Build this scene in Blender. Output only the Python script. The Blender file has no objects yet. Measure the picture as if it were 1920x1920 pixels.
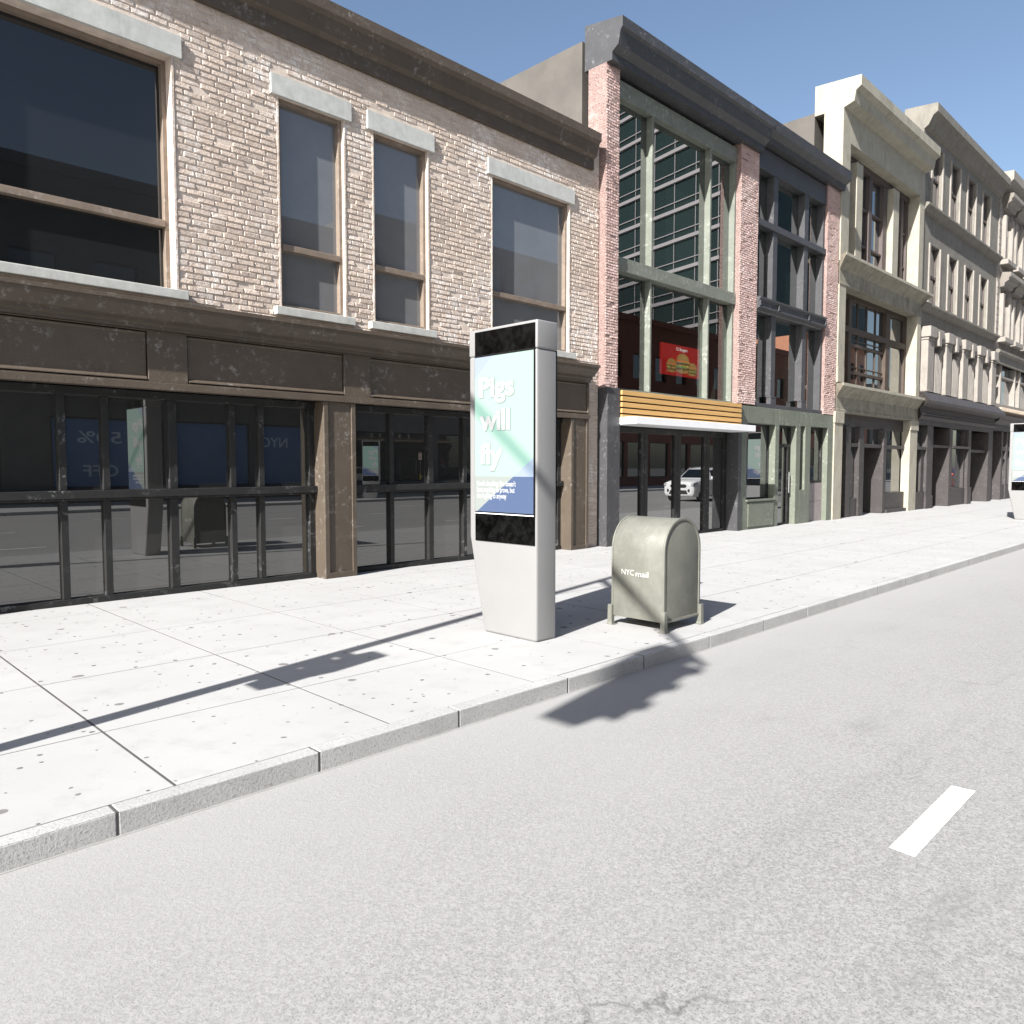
import bpy, bmesh, math, random
from mathutils import Vector, Matrix
random.seed(7)
R = math.radians
scene = bpy.context.scene
C = bpy.data.collections.new("street"); scene.collection.children.link(C)

# ------------------------------------------------------------------ helpers
class MB:
    """collects faces; build() links them as one mesh object"""
    def __init__(s): s.v = []; s.f = []; s.m = []
    def add(s, vs, fs, mi=0):
        n = len(s.v); s.v += [tuple(v) for v in vs]
        s.f += [tuple(i + n for i in f) for f in fs]; s.m += [mi] * len(fs)
        return s
    def box(s, x0, x1, y0, y1, z0, z1, mi=0):
        return s.add([(x0,y0,z0),(x1,y0,z0),(x1,y1,z0),(x0,y1,z0),(x0,y0,z1),(x1,y0,z1),(x1,y1,z1),(x0,y1,z1)],
                     [(3,2,1,0),(4,5,6,7),(0,1,5,4),(1,2,6,5),(2,3,7,6),(3,0,4,7)], mi)
    def prism_x(s, prof, x0, x1, m0=0., m1=0., yb=None, mi=0):
        """profile [(y,z)] extruded along x; m0/m1: mitred returns, growing with the projection from yb"""
        n = len(prof); vs = []
        for y, z in prof: vs.append((x0 - m0 * ((yb - y) if yb is not None else 0), y, z))
        for y, z in prof: vs.append((x1 + m1 * ((yb - y) if yb is not None else 0), y, z))
        fs = [tuple(range(n)), tuple(range(2*n-1, n-1, -1))]
        for i in range(n):
            j = (i + 1) % n; fs.append((i, j, n + j, n + i))
        return s.add(vs, fs, mi)
    def extrude(s, poly, axis, a, b, mi=0):
        """closed polygon in the two other axes, extruded along axis from a to b"""
        n = len(poly); vs = []
        for t in (a, b):
            for p, q in poly:
                vs.append((t,p,q) if axis == 0 else (p,t,q) if axis == 1 else (p,q,t))
        fs = [tuple(range(n)), tuple(range(2*n-1, n-1, -1))]
        for i in range(n):
            j = (i + 1) % n; fs.append((i, j, n + j, n + i))
        return s.add(vs, fs, mi)
    def tube(s, p0, p1, r0, r1=None, n=12, mi=0):
        r1 = r0 if r1 is None else r1
        p0 = Vector(p0); p1 = Vector(p1); d = (p1 - p0).normalized()
        a = d.orthogonal().normalized(); b = d.cross(a); vs = []
        for p, r in ((p0, r0), (p1, r1)):
            for i in range(n):
                t = 2*math.pi*i/n; vs.append(p + a*(r*math.cos(t)) + b*(r*math.sin(t)))
        fs = [tuple(range(n)), tuple(range(2*n-1, n-1, -1))]
        for i in range(n):
            j = (i+1) % n; fs.append((i, j, n+j, n+i))
        return s.add(vs, fs, mi)
    def build(s, name, mat, parent=None, bevel=0., seg=2, smooth=False, kind=None, flip=True):
        off = Vector((0,0,0))
        if parent is not None:
            p = parent
            while p is not None:
                off = off + Vector(p.location) if not p.get('localmesh') else off; p = p.parent
            if parent.get('localmesh') or (parent.parent and parent.parent.get('localmesh')): off = Vector((0,0,0))
        me = bpy.data.meshes.new(name)
        me.from_pydata([tuple(Vector(v) - off) for v in s.v], [], s.f)
        mats = mat if isinstance(mat, (list, tuple)) else [mat]
        for m in mats: me.materials.append(m)
        for i, k in enumerate(s.m): me.polygons[i].material_index = k
        bm = bmesh.new(); bm.from_mesh(me)
        if flip: bmesh.ops.recalc_face_normals(bm, faces=bm.faces)
        if bevel > 0:
            es = [e for e in bm.edges if e.is_manifold and e.calc_face_angle(0) > R(25)]
            bmesh.ops.bevel(bm, geom=es, offset=bevel, segments=seg, affect='EDGES', profile=.5, clamp_overlap=True)
        bm.to_mesh(me); bm.free()
        if smooth:
            for p in me.polygons: p.use_smooth = True
            try: me.set_sharp_from_angle(angle=R(35))
            except Exception: pass
        o = bpy.data.objects.new(name, me); C.objects.link(o)
        if parent is not None: o.parent = parent
        if kind: o['kind'] = kind
        return o

def tag(o, label, cat, group=None):
    o['label'] = label; o['category'] = cat
    if group: o['group'] = group
    return o

def thing(name, label, cat, loc, group=None, local=False):
    o = bpy.data.objects.new(name, None); C.objects.link(o)
    o.location = loc; o.empty_display_size = .2
    if local: o['localmesh'] = 1
    return tag(o, label, cat, group)

def copy_tree(o, parent=None):
    c = o.copy(); C.objects.link(c)
    if parent is not None: c.parent = parent
    for ch in list(o.children): copy_tree(ch, c)
    return c

# ------------------------------------------------------------------ materials
def nodes(name):
    m = bpy.data.materials.new(name); m.use_nodes = True
    return m, m.node_tree, m.node_tree.nodes['Principled BSDF']

def N(nt, t, **kw):
    n = nt.nodes.new(t)
    for k, v in kw.items():
        if k.startswith('i_'): n.inputs[k[2:].replace('_', ' ')].default_value = v
        else: setattr(n, k, v)
    return n

def ramp(nt, src, stops):
    r = N(nt, 'ShaderNodeValToRGB'); nt.links.new(src, r.inputs['Fac'])
    e = r.color_ramp.elements
    e[0].position, e[0].color = stops[0][0], (*[stops[0][1]]*3, 1) if not isinstance(stops[0][1], tuple) else (*stops[0][1], 1)
    e[1].position, e[1].color = stops[-1][0], (*[stops[-1][1]]*3, 1) if not isinstance(stops[-1][1], tuple) else (*stops[-1][1], 1)
    for p, c in stops[1:-1]:
        x = e.new(p); x.color = (*[c]*3, 1) if not isinstance(c, tuple) else (*c, 1)
    return r.outputs['Color']

def mixc(nt, fac, a, b, mode='MIX'):
    m = N(nt, 'ShaderNodeMix', data_type='RGBA', blend_type=mode)
    for sock, val in ((m.inputs[0], fac), (m.inputs[6], a), (m.inputs[7], b)):
        if hasattr(val, 'links'): nt.links.new(val, sock)
        elif isinstance(val, tuple): sock.default_value = (*val[:3], 1)
        else: sock.default_value = val
    return m.outputs[2]

def coords(nt):
    return N(nt, 'ShaderNodeTexCoord').outputs['Object']

def noise(nt, vec, scale, detail=4, rough=.6, stretch=None):
    if stretch:
        mp = N(nt, 'ShaderNodeMapping'); mp.inputs['Scale'].default_value = stretch
        nt.links.new(vec, mp.inputs['Vector']); vec = mp.outputs['Vector']
    n = N(nt, 'ShaderNodeTexNoise'); n.inputs['Scale'].default_value = scale
    n.inputs['Detail'].default_value = detail; n.inputs['Roughness'].default_value = rough
    nt.links.new(vec, n.inputs['Vector'])
    return n.outputs['Fac']

def bump(nt, bsdf, h, strength, dist, prev=None):
    b = N(nt, 'ShaderNodeBump'); b.inputs['Strength'].default_value = strength; b.inputs['Distance'].default_value = dist
    nt.links.new(h, b.inputs['Height'])
    if prev is not None: nt.links.new(prev, b.inputs['Normal'])
    nt.links.new(b.outputs['Normal'], bsdf.inputs['Normal'])
    return b.outputs['Normal']

def paint(name, col, rough=.55, var=.18, scale=3., wear=None, wearamt=.0, wscale=9., metal=0., bmp=.0, bscale=60., streak=None, spec=.5, dark=None):
    """painted / stone / metal surface with mottling, optional pale wear spots and dark vertical streaks"""
    m, nt, b = nodes(name); v = coords(nt)
    f = noise(nt, v, scale, 6, .65)
    lo = tuple(c*(1-var) for c in col); hi = tuple(min(1, c*(1+var)) for c in col)
    c = mixc(nt, ramp(nt, f, [(.3, 0.), (.7, 1.)]), lo, hi)
    f2 = noise(nt, v, scale*14, 3, .7)
    c = mixc(nt, ramp(nt, f2, [(.35, 0.), (.75, .35*min(1, var*4))]), c, hi)
    if wear:
        w1 = noise(nt, v, wscale, 8, .75); w2 = noise(nt, v, wscale*.17, 2, .5)
        mu = N(nt, 'ShaderNodeMath', operation='MULTIPLY')
        nt.links.new(ramp(nt, w1, [(.54, 0.), (.68, 1.)]), mu.inputs[0]); nt.links.new(ramp(nt, w2, [(.46, 0.), (.62, 1.)]), mu.inputs[1])
        m2 = N(nt, 'ShaderNodeMath', operation='MULTIPLY'); nt.links.new(mu.outputs[0], m2.inputs[0]); m2.inputs[1].default_value = wearamt
        c = mixc(nt, m2.outputs[0], c, wear)
    if streak:
        s1 = noise(nt, v, streak[0]*.8, 8, .8, (1, 1, .3)); s2 = noise(nt, v, .9, 4, .65)
        ms_ = N(nt, 'ShaderNodeMath', operation='MULTIPLY'); nt.links.new(ramp(nt, s1, [(.46, 0.), (.66, streak[1])]), ms_.inputs[0]); nt.links.new(ramp(nt, s2, [(.36, .15), (.6, 1.)]), ms_.inputs[1])
        c = mixc(nt, ms_.outputs[0], c, dark or tuple(x*.35 for x in col))
    nt.links.new(c, b.inputs['Base Color'])
    r = ramp(nt, f2, [(.2, max(.02, rough-.1)), (.8, min(1, rough+.12))]); nt.links.new(r, b.inputs['Roughness'])
    b.inputs['Metallic'].default_value = metal; b.inputs['Specular IOR Level'].default_value = spec
    if bmp > 0: bump(nt, b, noise(nt, v, bscale, 5, .65), bmp, .02)
    return m

def brick(name, c1, c2, mort, bw=.2, rh=.066, ms=.011, strength=.9, dist=.02, white=None, whiteamt=.8, rough=.85, spots=None, coarse=.5):
    m, nt, b = nodes(name); v = coords(nt)
    sp = N(nt, 'ShaderNodeSeparateXYZ'); nt.links.new(v, sp.inputs[0])
    ad = N(nt, 'ShaderNodeMath', operation='ADD'); nt.links.new(sp.outputs[0], ad.inputs[0]); nt.links.new(sp.outputs[1], ad.inputs[1])
    cb = N(nt, 'ShaderNodeCombineXYZ'); nt.links.new(ad.outputs[0], cb.inputs[0]); nt.links.new(sp.outputs[2], cb.inputs[1])
    # slight waviness so that the courses are not ruler straight
    wn = N(nt, 'ShaderNodeTexNoise'); wn.inputs['Scale'].default_value = 5.; nt.links.new(v, wn.inputs['Vector'])
    sc = N(nt, 'ShaderNodeVectorMath', operation='SCALE'); sc.inputs['Scale'].default_value = .022
    sb = N(nt, 'ShaderNodeVectorMath', operation='SUBTRACT'); sb.inputs[1].default_value = (.5, .5, .5)
    nt.links.new(wn.outputs['Color'], sb.inputs[0]); nt.links.new(sb.outputs[0], sc.inputs[0])
    av = N(nt, 'ShaderNodeVectorMath', operation='ADD'); nt.links.new(cb.outputs[0], av.inputs[0]); nt.links.new(sc.outputs[0], av.inputs[1])
    t = N(nt, 'ShaderNodeTexBrick'); nt.links.new(av.outputs[0], t.inputs['Vector'])
    for k, x in (('Scale', 1.), ('Brick Width', bw), ('Row Height', rh), ('Mortar Size', ms), ('Mortar Smooth', .5), ('Bias', 0.)): t.inputs[k].default_value = x
    t.inputs['Color1'].default_value = (*c1, 1); t.inputs['Color2'].default_value = (*c2, 1); t.inputs['Mortar'].default_value = (*mort, 1)
    c = t.outputs['Color']
    big = noise(nt, v, 1.1, 5, .65)
    c = mixc(nt, ramp(nt, big, [(.3, 0.), (.75, .45)]), c, tuple(x*.62 for x in c1))
    fine = noise(nt, v, 28, 6, .75)
    c = mixc(nt, ramp(nt, fine, [(.55, 0.), (.75, .5)]), c, tuple(x*.5 for x in c2))
    if white:
        w1 = noise(nt, v, 7, 8, .8); w2 = noise(nt, v, .75, 3, .6)
        mu = N(nt, 'ShaderNodeMath', operation='MULTIPLY')
        nt.links.new(ramp(nt, w1, [(.47, 0.), (.6, 1.)]), mu.inputs[0]); nt.links.new(ramp(nt, w2, [(.5, 0.), (.66, whiteamt)]), mu.inputs[1])
        c = mixc(nt, mu.outputs[0], c, white)
    nt.links.new(c, b.inputs['Base Color']); b.inputs['Roughness'].default_value = rough; b.inputs['Specular IOR Level'].default_value = .2
    # relief: bricks set back behind thick mortar, broken by weathering
    h = N(nt, 'ShaderNodeMath', operation='MULTIPLY_ADD'); nt.links.new(t.outputs['Fac'], h.inputs[0]); h.inputs[1].default_value = .6
    nt.links.new(noise(nt, v, 16, 7, .72), h.inputs[2])
    n1 = bump(nt, b, h.outputs[0], strength, dist)
    bump(nt, b, noise(nt, v, 45, 4, .7), strength*coarse, dist*.6, n1)
    return m

def glass(name, tint=(.008,.009,.01), ior=2.0, dust=0., dustcol=(.3,.3,.3), rough=.004, seed=0.):
    m, nt, b = nodes(name)
    v = coords(nt)
    if dust > 0:
        c = mixc(nt, ramp(nt, noise(nt, v, 2.3, 5, .7), [(.3, dust*.6), (.7, dust)]), tint, dustcol)
        nt.links.new(c, b.inputs['Base Color'])
    else: b.inputs['Base Color'].default_value = (*tint, 1)
    b.inputs['Roughness'].default_value = rough; b.inputs['IOR'].default_value = ior
    bump(nt, b, noise(nt, v, .6, 1, .3), .02, .02)      # old panes are never dead flat
    return m

def clearglass(name, ior=1.9, tint=(.75,.8,.78)):
    m = bpy.data.materials.new(name); m.use_nodes = True; nt = m.node_tree; nt.nodes.clear()
    out = N(nt, 'ShaderNodeOutputMaterial'); mx = N(nt, 'ShaderNodeMixShader'); fr = N(nt, 'ShaderNodeFresnel'); fr.inputs[0].default_value = ior
    tr = N(nt, 'ShaderNodeBsdfTransparent'); tr.inputs[0].default_value = (*tint, 1); gl = N(nt, 'ShaderNodeBsdfGlossy'); gl.inputs['Roughness'].default_value = .004
    gg = N(nt, 'ShaderNodeNewGeometry'); iv = N(nt, 'ShaderNodeMath', operation='SUBTRACT'); iv.inputs[0].default_value = 1.; nt.links.new(gg.outputs['Backfacing'], iv.inputs[1])
    ml = N(nt, 'ShaderNodeMath', operation='MULTIPLY'); nt.links.new(fr.outputs[0], ml.inputs[0]); nt.links.new(iv.outputs[0], ml.inputs[1]); nt.links.new(ml.outputs[0], mx.inputs[0]); nt.links.new(tr.outputs[0], mx.inputs[1]); nt.links.new(gl.outputs[0], mx.inputs[2]); nt.links.new(mx.outputs[0], out.inputs[0])
    return m

def lit(name, base, em, strength=1., rough=.3):
    m, nt, b = nodes(name); b.inputs['Base Color'].default_value = (*base, 1); b.inputs['Roughness'].default_value = rough
    b.inputs['Emission Color'].default_value = (*em, 1); b.inputs['Emission Strength'].default_value = strength
    return m

def mat_sidewalk():
    m, nt, b = nodes('sidewalk_concrete'); v = coords(nt)
    f = noise(nt, v, .8, 6, .6); g = noise(nt, v, 130, 3, .7)
    c = mixc(nt, ramp(nt, f, [(.3, 0.), (.7, 1.)]), (.345,.342,.335), (.385,.383,.376))
    c = mixc(nt, ramp(nt, g, [(.3, 0.), (.8, .6)]), c, (.285,.284,.28))
    dirt = noise(nt, v, 3.1, 8, .75)
    c = mixc(nt, ramp(nt, dirt, [(.52, 0.), (.8, .5)]), c, (.225,.222,.217))
    # flattened gum and spots of several sizes
    for sc, r0, keep, col in ((3.6, .075, .38, (.08,.08,.08)), (1.35, .055, .5, (.16,.155,.15)), (7., .13, .22, (.13,.13,.13))):
        mp = N(nt, 'ShaderNodeMapping'); mp.inputs['Scale'].default_value = (1., 1., 0.); nt.links.new(v, mp.inputs['Vector'])
        wob = N(nt, 'ShaderNodeTexNoise'); wob.inputs['Scale'].default_value = 9.; nt.links.new(v, wob.inputs['Vector'])
        a = N(nt, 'ShaderNodeVectorMath', operation='SCALE'); a.inputs['Scale'].default_value = .05; nt.links.new(wob.outputs['Color'], a.inputs[0])
        ad = N(nt, 'ShaderNodeVectorMath', operation='ADD'); nt.links.new(mp.outputs[0], ad.inputs[0]); nt.links.new(a.outputs[0], ad.inputs[1])
        vo = N(nt, 'ShaderNodeTexVoronoi', voronoi_dimensions='2D'); vo.inputs['Scale'].default_value = sc; nt.links.new(ad.outputs[0], vo.inputs['Vector'])
        sx = N(nt, 'ShaderNodeSeparateXYZ'); nt.links.new(vo.outputs['Color'], sx.inputs[0])
        lt = N(nt, 'ShaderNodeMath', operation='LESS_THAN'); nt.links.new(sx.outputs[0], lt.inputs[0]); lt.inputs[1].default_value = keep
        rr = N(nt, 'ShaderNodeMath', operation='MULTIPLY'); nt.links.new(sx.outputs[1], rr.inputs[0]); rr.inputs[1].default_value = r0
        l2 = N(nt, 'ShaderNodeMath', operation='LESS_THAN'); nt.links.new(vo.outputs['Distance'], l2.inputs[0]); nt.links.new(rr.outputs[0], l2.inputs[1])
        mu = N(nt, 'ShaderNodeMath', operation='MULTIPLY'); nt.links.new(lt.outputs[0], mu.inputs[0]); nt.links.new(l2.outputs[0], mu.inputs[1])
        c = mixc(nt, mu.outputs[0], c, col)
    nt.links.new(c, b.inputs['Base Color']); b.inputs['Roughness'].default_value = .8; b.inputs['Specular IOR Level'].default_value = .3
    bump(nt, b, noise(nt, v, 160, 3, .6), .15, .004)
    return m

def mat_road():
    m, nt, b = nodes('road_asphalt'); v = coords(nt)
    f = noise(nt, v, .45, 7, .65, (.35, 1, 1)); g = noise(nt, v, 62, 5, .8)
    vo = N(nt, 'ShaderNodeTexVoronoi'); vo.inputs['Scale'].default_value = 75.; nt.links.new(v, vo.inputs['Vector'])
    c = mixc(nt, ramp(nt, f, [(.3, 0.), (.72, 1.)]), (.185,.182,.177), (.24,.236,.23))
    c = mixc(nt, ramp(nt, g, [(.42, 0.), (.58, .9)]), c, (.32,.315,.307))
    c = mixc(nt, ramp(nt, vo.outputs['Distance'], [(.0, .85), (.38, 0.)]), c, (.09,.089,.088))
    st = noise(nt, v, 1.3, 9, .8, (.5, 1.3, 1))
    c = mixc(nt, ramp(nt, st, [(.56, 0.), (.74, .4)]), c, (.105,.103,.103))
    wh = noise(nt, v, .8, 5, .7, (.12, 2.2, 1))                    # wheel polish along the lane
    c = mixc(nt, ramp(nt, wh, [(.52, 0.), (.75, .2)]), c, (.12,.119,.118))
    # hairline cracks in places
    wob = N(nt, 'ShaderNodeTexNoise'); wob.inputs['Scale'].default_value = 1.7; wob.inputs['Detail'].default_value = 8; nt.links.new(v, wob.inputs['Vector'])
    sc = N(nt, 'ShaderNodeVectorMath', operation='SCALE'); sc.inputs['Scale'].default_value = .9; nt.links.new(wob.outputs['Color'], sc.inputs[0])
    ad = N(nt, 'ShaderNodeVectorMath', operation='ADD'); nt.links.new(v, ad.inputs[0]); nt.links.new(sc.outputs[0], ad.inputs[1])
    ve = N(nt, 'ShaderNodeTexVoronoi', feature='DISTANCE_TO_EDGE'); ve.inputs['Scale'].default_value = .42; nt.links.new(ad.outputs[0], ve.inputs['Vector'])
    mk = N(nt, 'ShaderNodeMath', operation='MULTIPLY'); nt.links.new(ramp(nt, ve.outputs['Distance'], [(.001, 1.), (.0045, 0.)]), mk.inputs[0]); nt.links.new(ramp(nt, noise(nt, v, .55, 3, .6), [(.5, 0.), (.6, .5)]), mk.inputs[1])
    c = mixc(nt, mk.outputs[0], c, (.05,.05,.05))
    # dust swept against the kerb
    sp = N(nt, 'ShaderNodeSeparateXYZ'); nt.links.new(v, sp.inputs[0])
    wv = N(nt, 'ShaderNodeMath', operation='MULTIPLY_ADD'); nt.links.new(noise(nt, v, .9, 4, .6), wv.inputs[0]); wv.inputs[1].default_value = 1.6; nt.links.new(sp.outputs[1], wv.inputs[2])
    d = N(nt, 'ShaderNodeMapRange'); nt.links.new(wv.outputs[0], d.inputs[0]); d.inputs[1].default_value = 2.4; d.inputs[2].default_value = 4.5; d.inputs[3].default_value = 0; d.inputs[4].default_value = .85
    c = mixc(nt, d.outputs[0], c, (.292,.288,.28))
    nt.links.new(c, b.inputs['Base Color']); b.inputs['Roughness'].default_value = .9; b.inputs['Specular IOR Level'].default_value = .25
    bump(nt, b, g, .45, .012)
    return m

def mat_granite():
    m, nt, b = nodes('kerb_granite'); v = coords(nt)
    g = noise(nt, v, 55, 5, .8); f = noise(nt, v, 2.2, 5, .6)
    c = mixc(nt, ramp(nt, f, [(.3, 0.), (.7, 1.)]), (.33,.327,.318), (.41,.407,.397))
    c = mixc(nt, ramp(nt, g, [(.54, 0.), (.64, .8)]), c, (.17,.165,.16))
    vo = N(nt, 'ShaderNodeTexVoronoi'); vo.inputs['Scale'].default_value = 70.; nt.links.new(v, vo.inputs['Vector'])
    c = mixc(nt, ramp(nt, vo.outputs['Distance'], [(.12, .75), (.3, 0.)]), c, (.22,.215,.21))
    nt.links.new(c, b.inputs['Base Color']); b.inputs['Roughness'].default_value = .75
    bump(nt, b, g, .6, .012)
    return m

def mat_wood():
    m, nt, b = nodes('slat_wood'); v = coords(nt)
    g = noise(nt, v, 3.5, 6, .7, (.25, 6, 9)); f = noise(nt, v, 1.1, 3, .5)
    c = mixc(nt, ramp(nt, g, [(.3, 0.), (.7, 1.)]), (.42,.235,.075), (.60,.38,.15))
    c = mixc(nt, ramp(nt, f, [(.35, 0.), (.75, .5)]), c, (.46,.26,.085))
    nt.links.new(c, b.inputs['Base Color']); b.inputs['Roughness'].default_value = .5
    return m

def mat_smudge():
    m, nt, b = nodes('smudged_black_glass'); v = coords(nt)
    f = noise(nt, v, 7, 8, .75)
    c = mixc(nt, ramp(nt, f, [(.42, 0.), (.75, 1.)]), (.001,.001,.001), (.009,.009,.009))
    nt.links.new(c, b.inputs['Base Color']); b.inputs['Specular IOR Level'].default_value = .08
    nt.links.new(ramp(nt, f, [(.3, .08), (.7, .4)]), b.inputs['Roughness'])
    return m

MT = dict(
    sidewalk=mat_sidewalk(), road=mat_road(), kerb=mat_granite(), joint=paint('joint_dirt', (.065,.063,.06), .9),
    marking=paint('road_marking_paint', (.62,.62,.60), .7, .1, 6),
    gutter=paint('gutter_concrete', (.27,.267,.255), .8, .12, 5),
    brick_tan=brick('tan_brick', (.50,.385,.31), (.38,.275,.21), (.56,.47,.40), bw=.23, rh=.078, ms=.015, white=(.80,.77,.74), whiteamt=.8, strength=1., dist=.07, coarse=.7),
    brick_pink=brick('pink_brick', (.45,.32,.29), (.38,.26,.235), (.42,.31,.28), bw=.16, rh=.055, ms=.008, strength=1., dist=.06, coarse=.9, white=(.72,.56,.52), whiteamt=.6),
    brick_red=brick('red_brick', (.24,.085,.055), (.18,.065,.042), (.2,.12,.09), strength=.5, dist=.012),  # red brick, darkened in its colour for the shaded street front
    brick_red_lit=brick('sunlit_red_brick', (.56,.25,.15), (.46,.19,.11), (.45,.28,.2), strength=.5, dist=.012),  # brighter copy of the red brick, sunlight on the side wall put into its colour
    brown=paint('brown_shopfront_paint', (.074,.0565,.0405), .6, .16, 2.2, wear=(.27,.255,.24), wearamt=.75, wscale=11., bmp=.3, bscale=40),
    sillstone=paint('pale_sill_stone', (.45,.455,.43), .75, .14, 7, bmp=.15, streak=(4., .35)),
    taupe=paint('taupe_window_paint', (.18,.14,.108), .6, .2, 6, wear=(.6,.57,.52), wearamt=.5, wscale=16),
    darkmetal=paint('dark_frame_metal', (.018,.0178,.0175), .5, .2, 5, wear=(.3,.3,.3), wearamt=.6, wscale=14, bmp=.05, spec=.3),
    charcoal=paint('charcoal_pier_paint', (.045,.045,.048), .55, .15, 4, wear=(.4,.4,.4), wearamt=.4, wscale=14, bmp=.05),
    greenpaint=paint('sage_green_paint', (.125,.138,.108), .6, .14, 3, wear=(.6,.6,.55), wearamt=.45, wscale=12, bmp=.05),
    greenframe=paint('grey_green_frame_paint', (.15,.162,.135), .6, .16, 3, wear=(.62,.62,.58), wearamt=.6, wscale=12, bmp=.05),
    iron=paint('charcoal_iron_paint', (.05,.05,.054), .5, .14, 4, wear=(.4,.4,.4), wearamt=.35, wscale=14),
    cream=paint('cream_stone', (.325,.302,.243), .8, .13, 2.5, bmp=.2, bscale=35, streak=(6., .7), dark=(.17,.155,.115)),
    creamshade=paint('shaded_stained_cream', (.24,.222,.175), .85, .28, 3.5, bmp=.4, bscale=28, streak=(4., .9), dark=(.10,.09,.066)),  # darker cream: shade under the ledge lip put into the colour, plus mottled stains
    greystone=paint('grey_limestone', (.175,.163,.14), .8, .14, 2.2, bmp=.4, bscale=22, streak=(6., .85), dark=(.085,.077,.064)),
    whitestone=paint('pale_carved_stone', (.25,.228,.203), .8, .12, 3, bmp=.3, bscale=26, streak=(6., .6), dark=(.13,.115,.098)),
    mauve=paint('mauve_grey_iron_paint', (.04,.0345,.034), .55, .14, 4, wear=(.25,.22,.22), wearamt=.5, wscale=12, bmp=.05),
    mauvebrown=paint('mauve_brown_frame', (.075,.058,.053), .55, .14, 4),
    brownwood=paint('brown_window_timber', (.055,.038,.027), .6, .2, 5),
    wood=mat_wood(), white=paint('white_canopy_panel', (.74,.74,.75), .45, .05, 3, wear=(.4,.4,.4), wearamt=.3, wscale=9),
    glass=glass('dark_shop_glass', tint=(.02,.02,.019), ior=2.3), glass_door=glass('reflective_door_glass', ior=3.2), glass_up=glass('dusty_upper_glass', (.10,.10,.10), ior=1.9, dust=.5, dustcol=(.20,.205,.215)),
    glass_plain=glass('plain_upper_glass', (.012,.013,.014), ior=1.7), glass_green=glass('green_tinted_glass', (.006,.012,.010), ior=3.4), glass_blue=glass('blue_grey_glass', (.02,.025,.03), ior=3.0),
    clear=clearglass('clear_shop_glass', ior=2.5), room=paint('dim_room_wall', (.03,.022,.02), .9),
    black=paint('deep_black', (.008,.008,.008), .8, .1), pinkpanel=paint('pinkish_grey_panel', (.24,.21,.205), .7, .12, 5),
    alu=paint('satin_white_aluminium', (.235,.233,.232), .38, .03, 2, spec=.6, metal=.1), smudge=mat_smudge(),
    bezel=paint('black_bezel', (.006,.006,.007), .3, .1), whiteline=paint('white_trim', (.8,.8,.8), .4, .02),
    mailpaint=paint('olive_grey_mailbox_paint', (.156,.158,.135), .55, .2, 4, wear=(.27,.265,.245), wearamt=.75, wscale=6, streak=(9., .6), dark=(.105,.102,.085), bmp=.06, metal=.15),
    lettering=paint('white_lettering', (.42,.42,.40), .6, .02),
    galv=paint('galvanised_steel', (.4,.4,.4), .45, .12, 5, metal=.6), trafficgreen=paint('dark_green_signal_paint', (.03,.06,.045), .5),
    dark_facade=paint('dark_facade_stone', (.085,.077,.068), .8, .25, 1.), grey_facade=paint('grey_facade_stone', (.16,.15,.14), .8, .2, 1.),
    bluefilm=paint('blue_window_film', (.085,.16,.30), .6, .1, 1.), filmtext=paint('pale_film_lettering', (.5,.55,.6), .6, .02),
    tower_glass=glass('dark_green_tower_glass', (.014,.024,.021), ior=1.5), tower_white=paint('white_tower_band', (.31,.29,.30), .6, .05),
    carwhite=paint('white_car_paint', (.72,.73,.74), .18, .02, 2, spec=.6), cardark=paint('dark_car_paint', (.03,.032,.035), .18, .05), carred=paint('red_car_paint', (.45,.06,.03), .2, .05),
    carglass=glass('car_window_glass', (.006,.008,.01), ior=1.5), rubber=paint('tyre_rubber', (.02,.02,.02), .8), rim=paint('alloy_rim', (.4,.4,.41), .3, .05, metal=.8),
    lamp=paint('headlight_lens', (.35,.36,.38), .1, .05), plastic=paint('black_plastic', (.02,.02,.021), .5),
    signwhite=paint('white_sign_sheet', (.8,.78,.78), .4, .02), signred=paint('red_sign_paint', (.55,.06,.06), .5, .05), yellow=paint('yellow_sign_paint', (.75,.5,.05), .5, .06), orange=paint('orange_reflective', (.8,.12,.07), .5, .05),
    lens_red=paint('red_lens', (.2,.01,.01), .2), lens_amber=paint('amber_lens', (.3,.14,.01), .2), lens_green=paint('green_lens', (.01,.15,.07), .2),
)
K = 1.
SC = dict(
    mint=lit('screen_mint', (.12,.10,.105), (.143,.282,.226), K), blue=lit('screen_pale_blue', (.10,.10,.10), (.15,.20,.27), K),
    dimmint=lit('screen_grey_green', (.09,.09,.09), (.165,.192,.17), K), navy=lit('screen_deep_blue', (.025,.027,.03), (.045,.078,.165), K),
    text=lit('screen_white_text', (.16,.16,.16), (.28,.28,.28), K), shade=lit('screen_text_shade', (.05,.045,.045), (.13,.19,.17), K))
BG = dict(red=lit('poster_red', (.4,.015,.015), (.8,.02,.02), .16), bun=lit('poster_bun', (.36,.2,.07), (.5,.26,.08), .22), patty=lit('poster_patty', (.12,.05,.03), (.14,.05,.02), .4),
          green=lit('poster_lettuce', (.2,.35,.08), (.22,.28,.08), .2), cheese=lit('poster_cheese', (.6,.4,.08), (.7,.4,.1), .2), text=lit('poster_text', (.6,.6,.6), (.85,.8,.8), .34), tom=lit('poster_tomato', (.5,.1,.04), (.8,.16,.06), .4))

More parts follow.
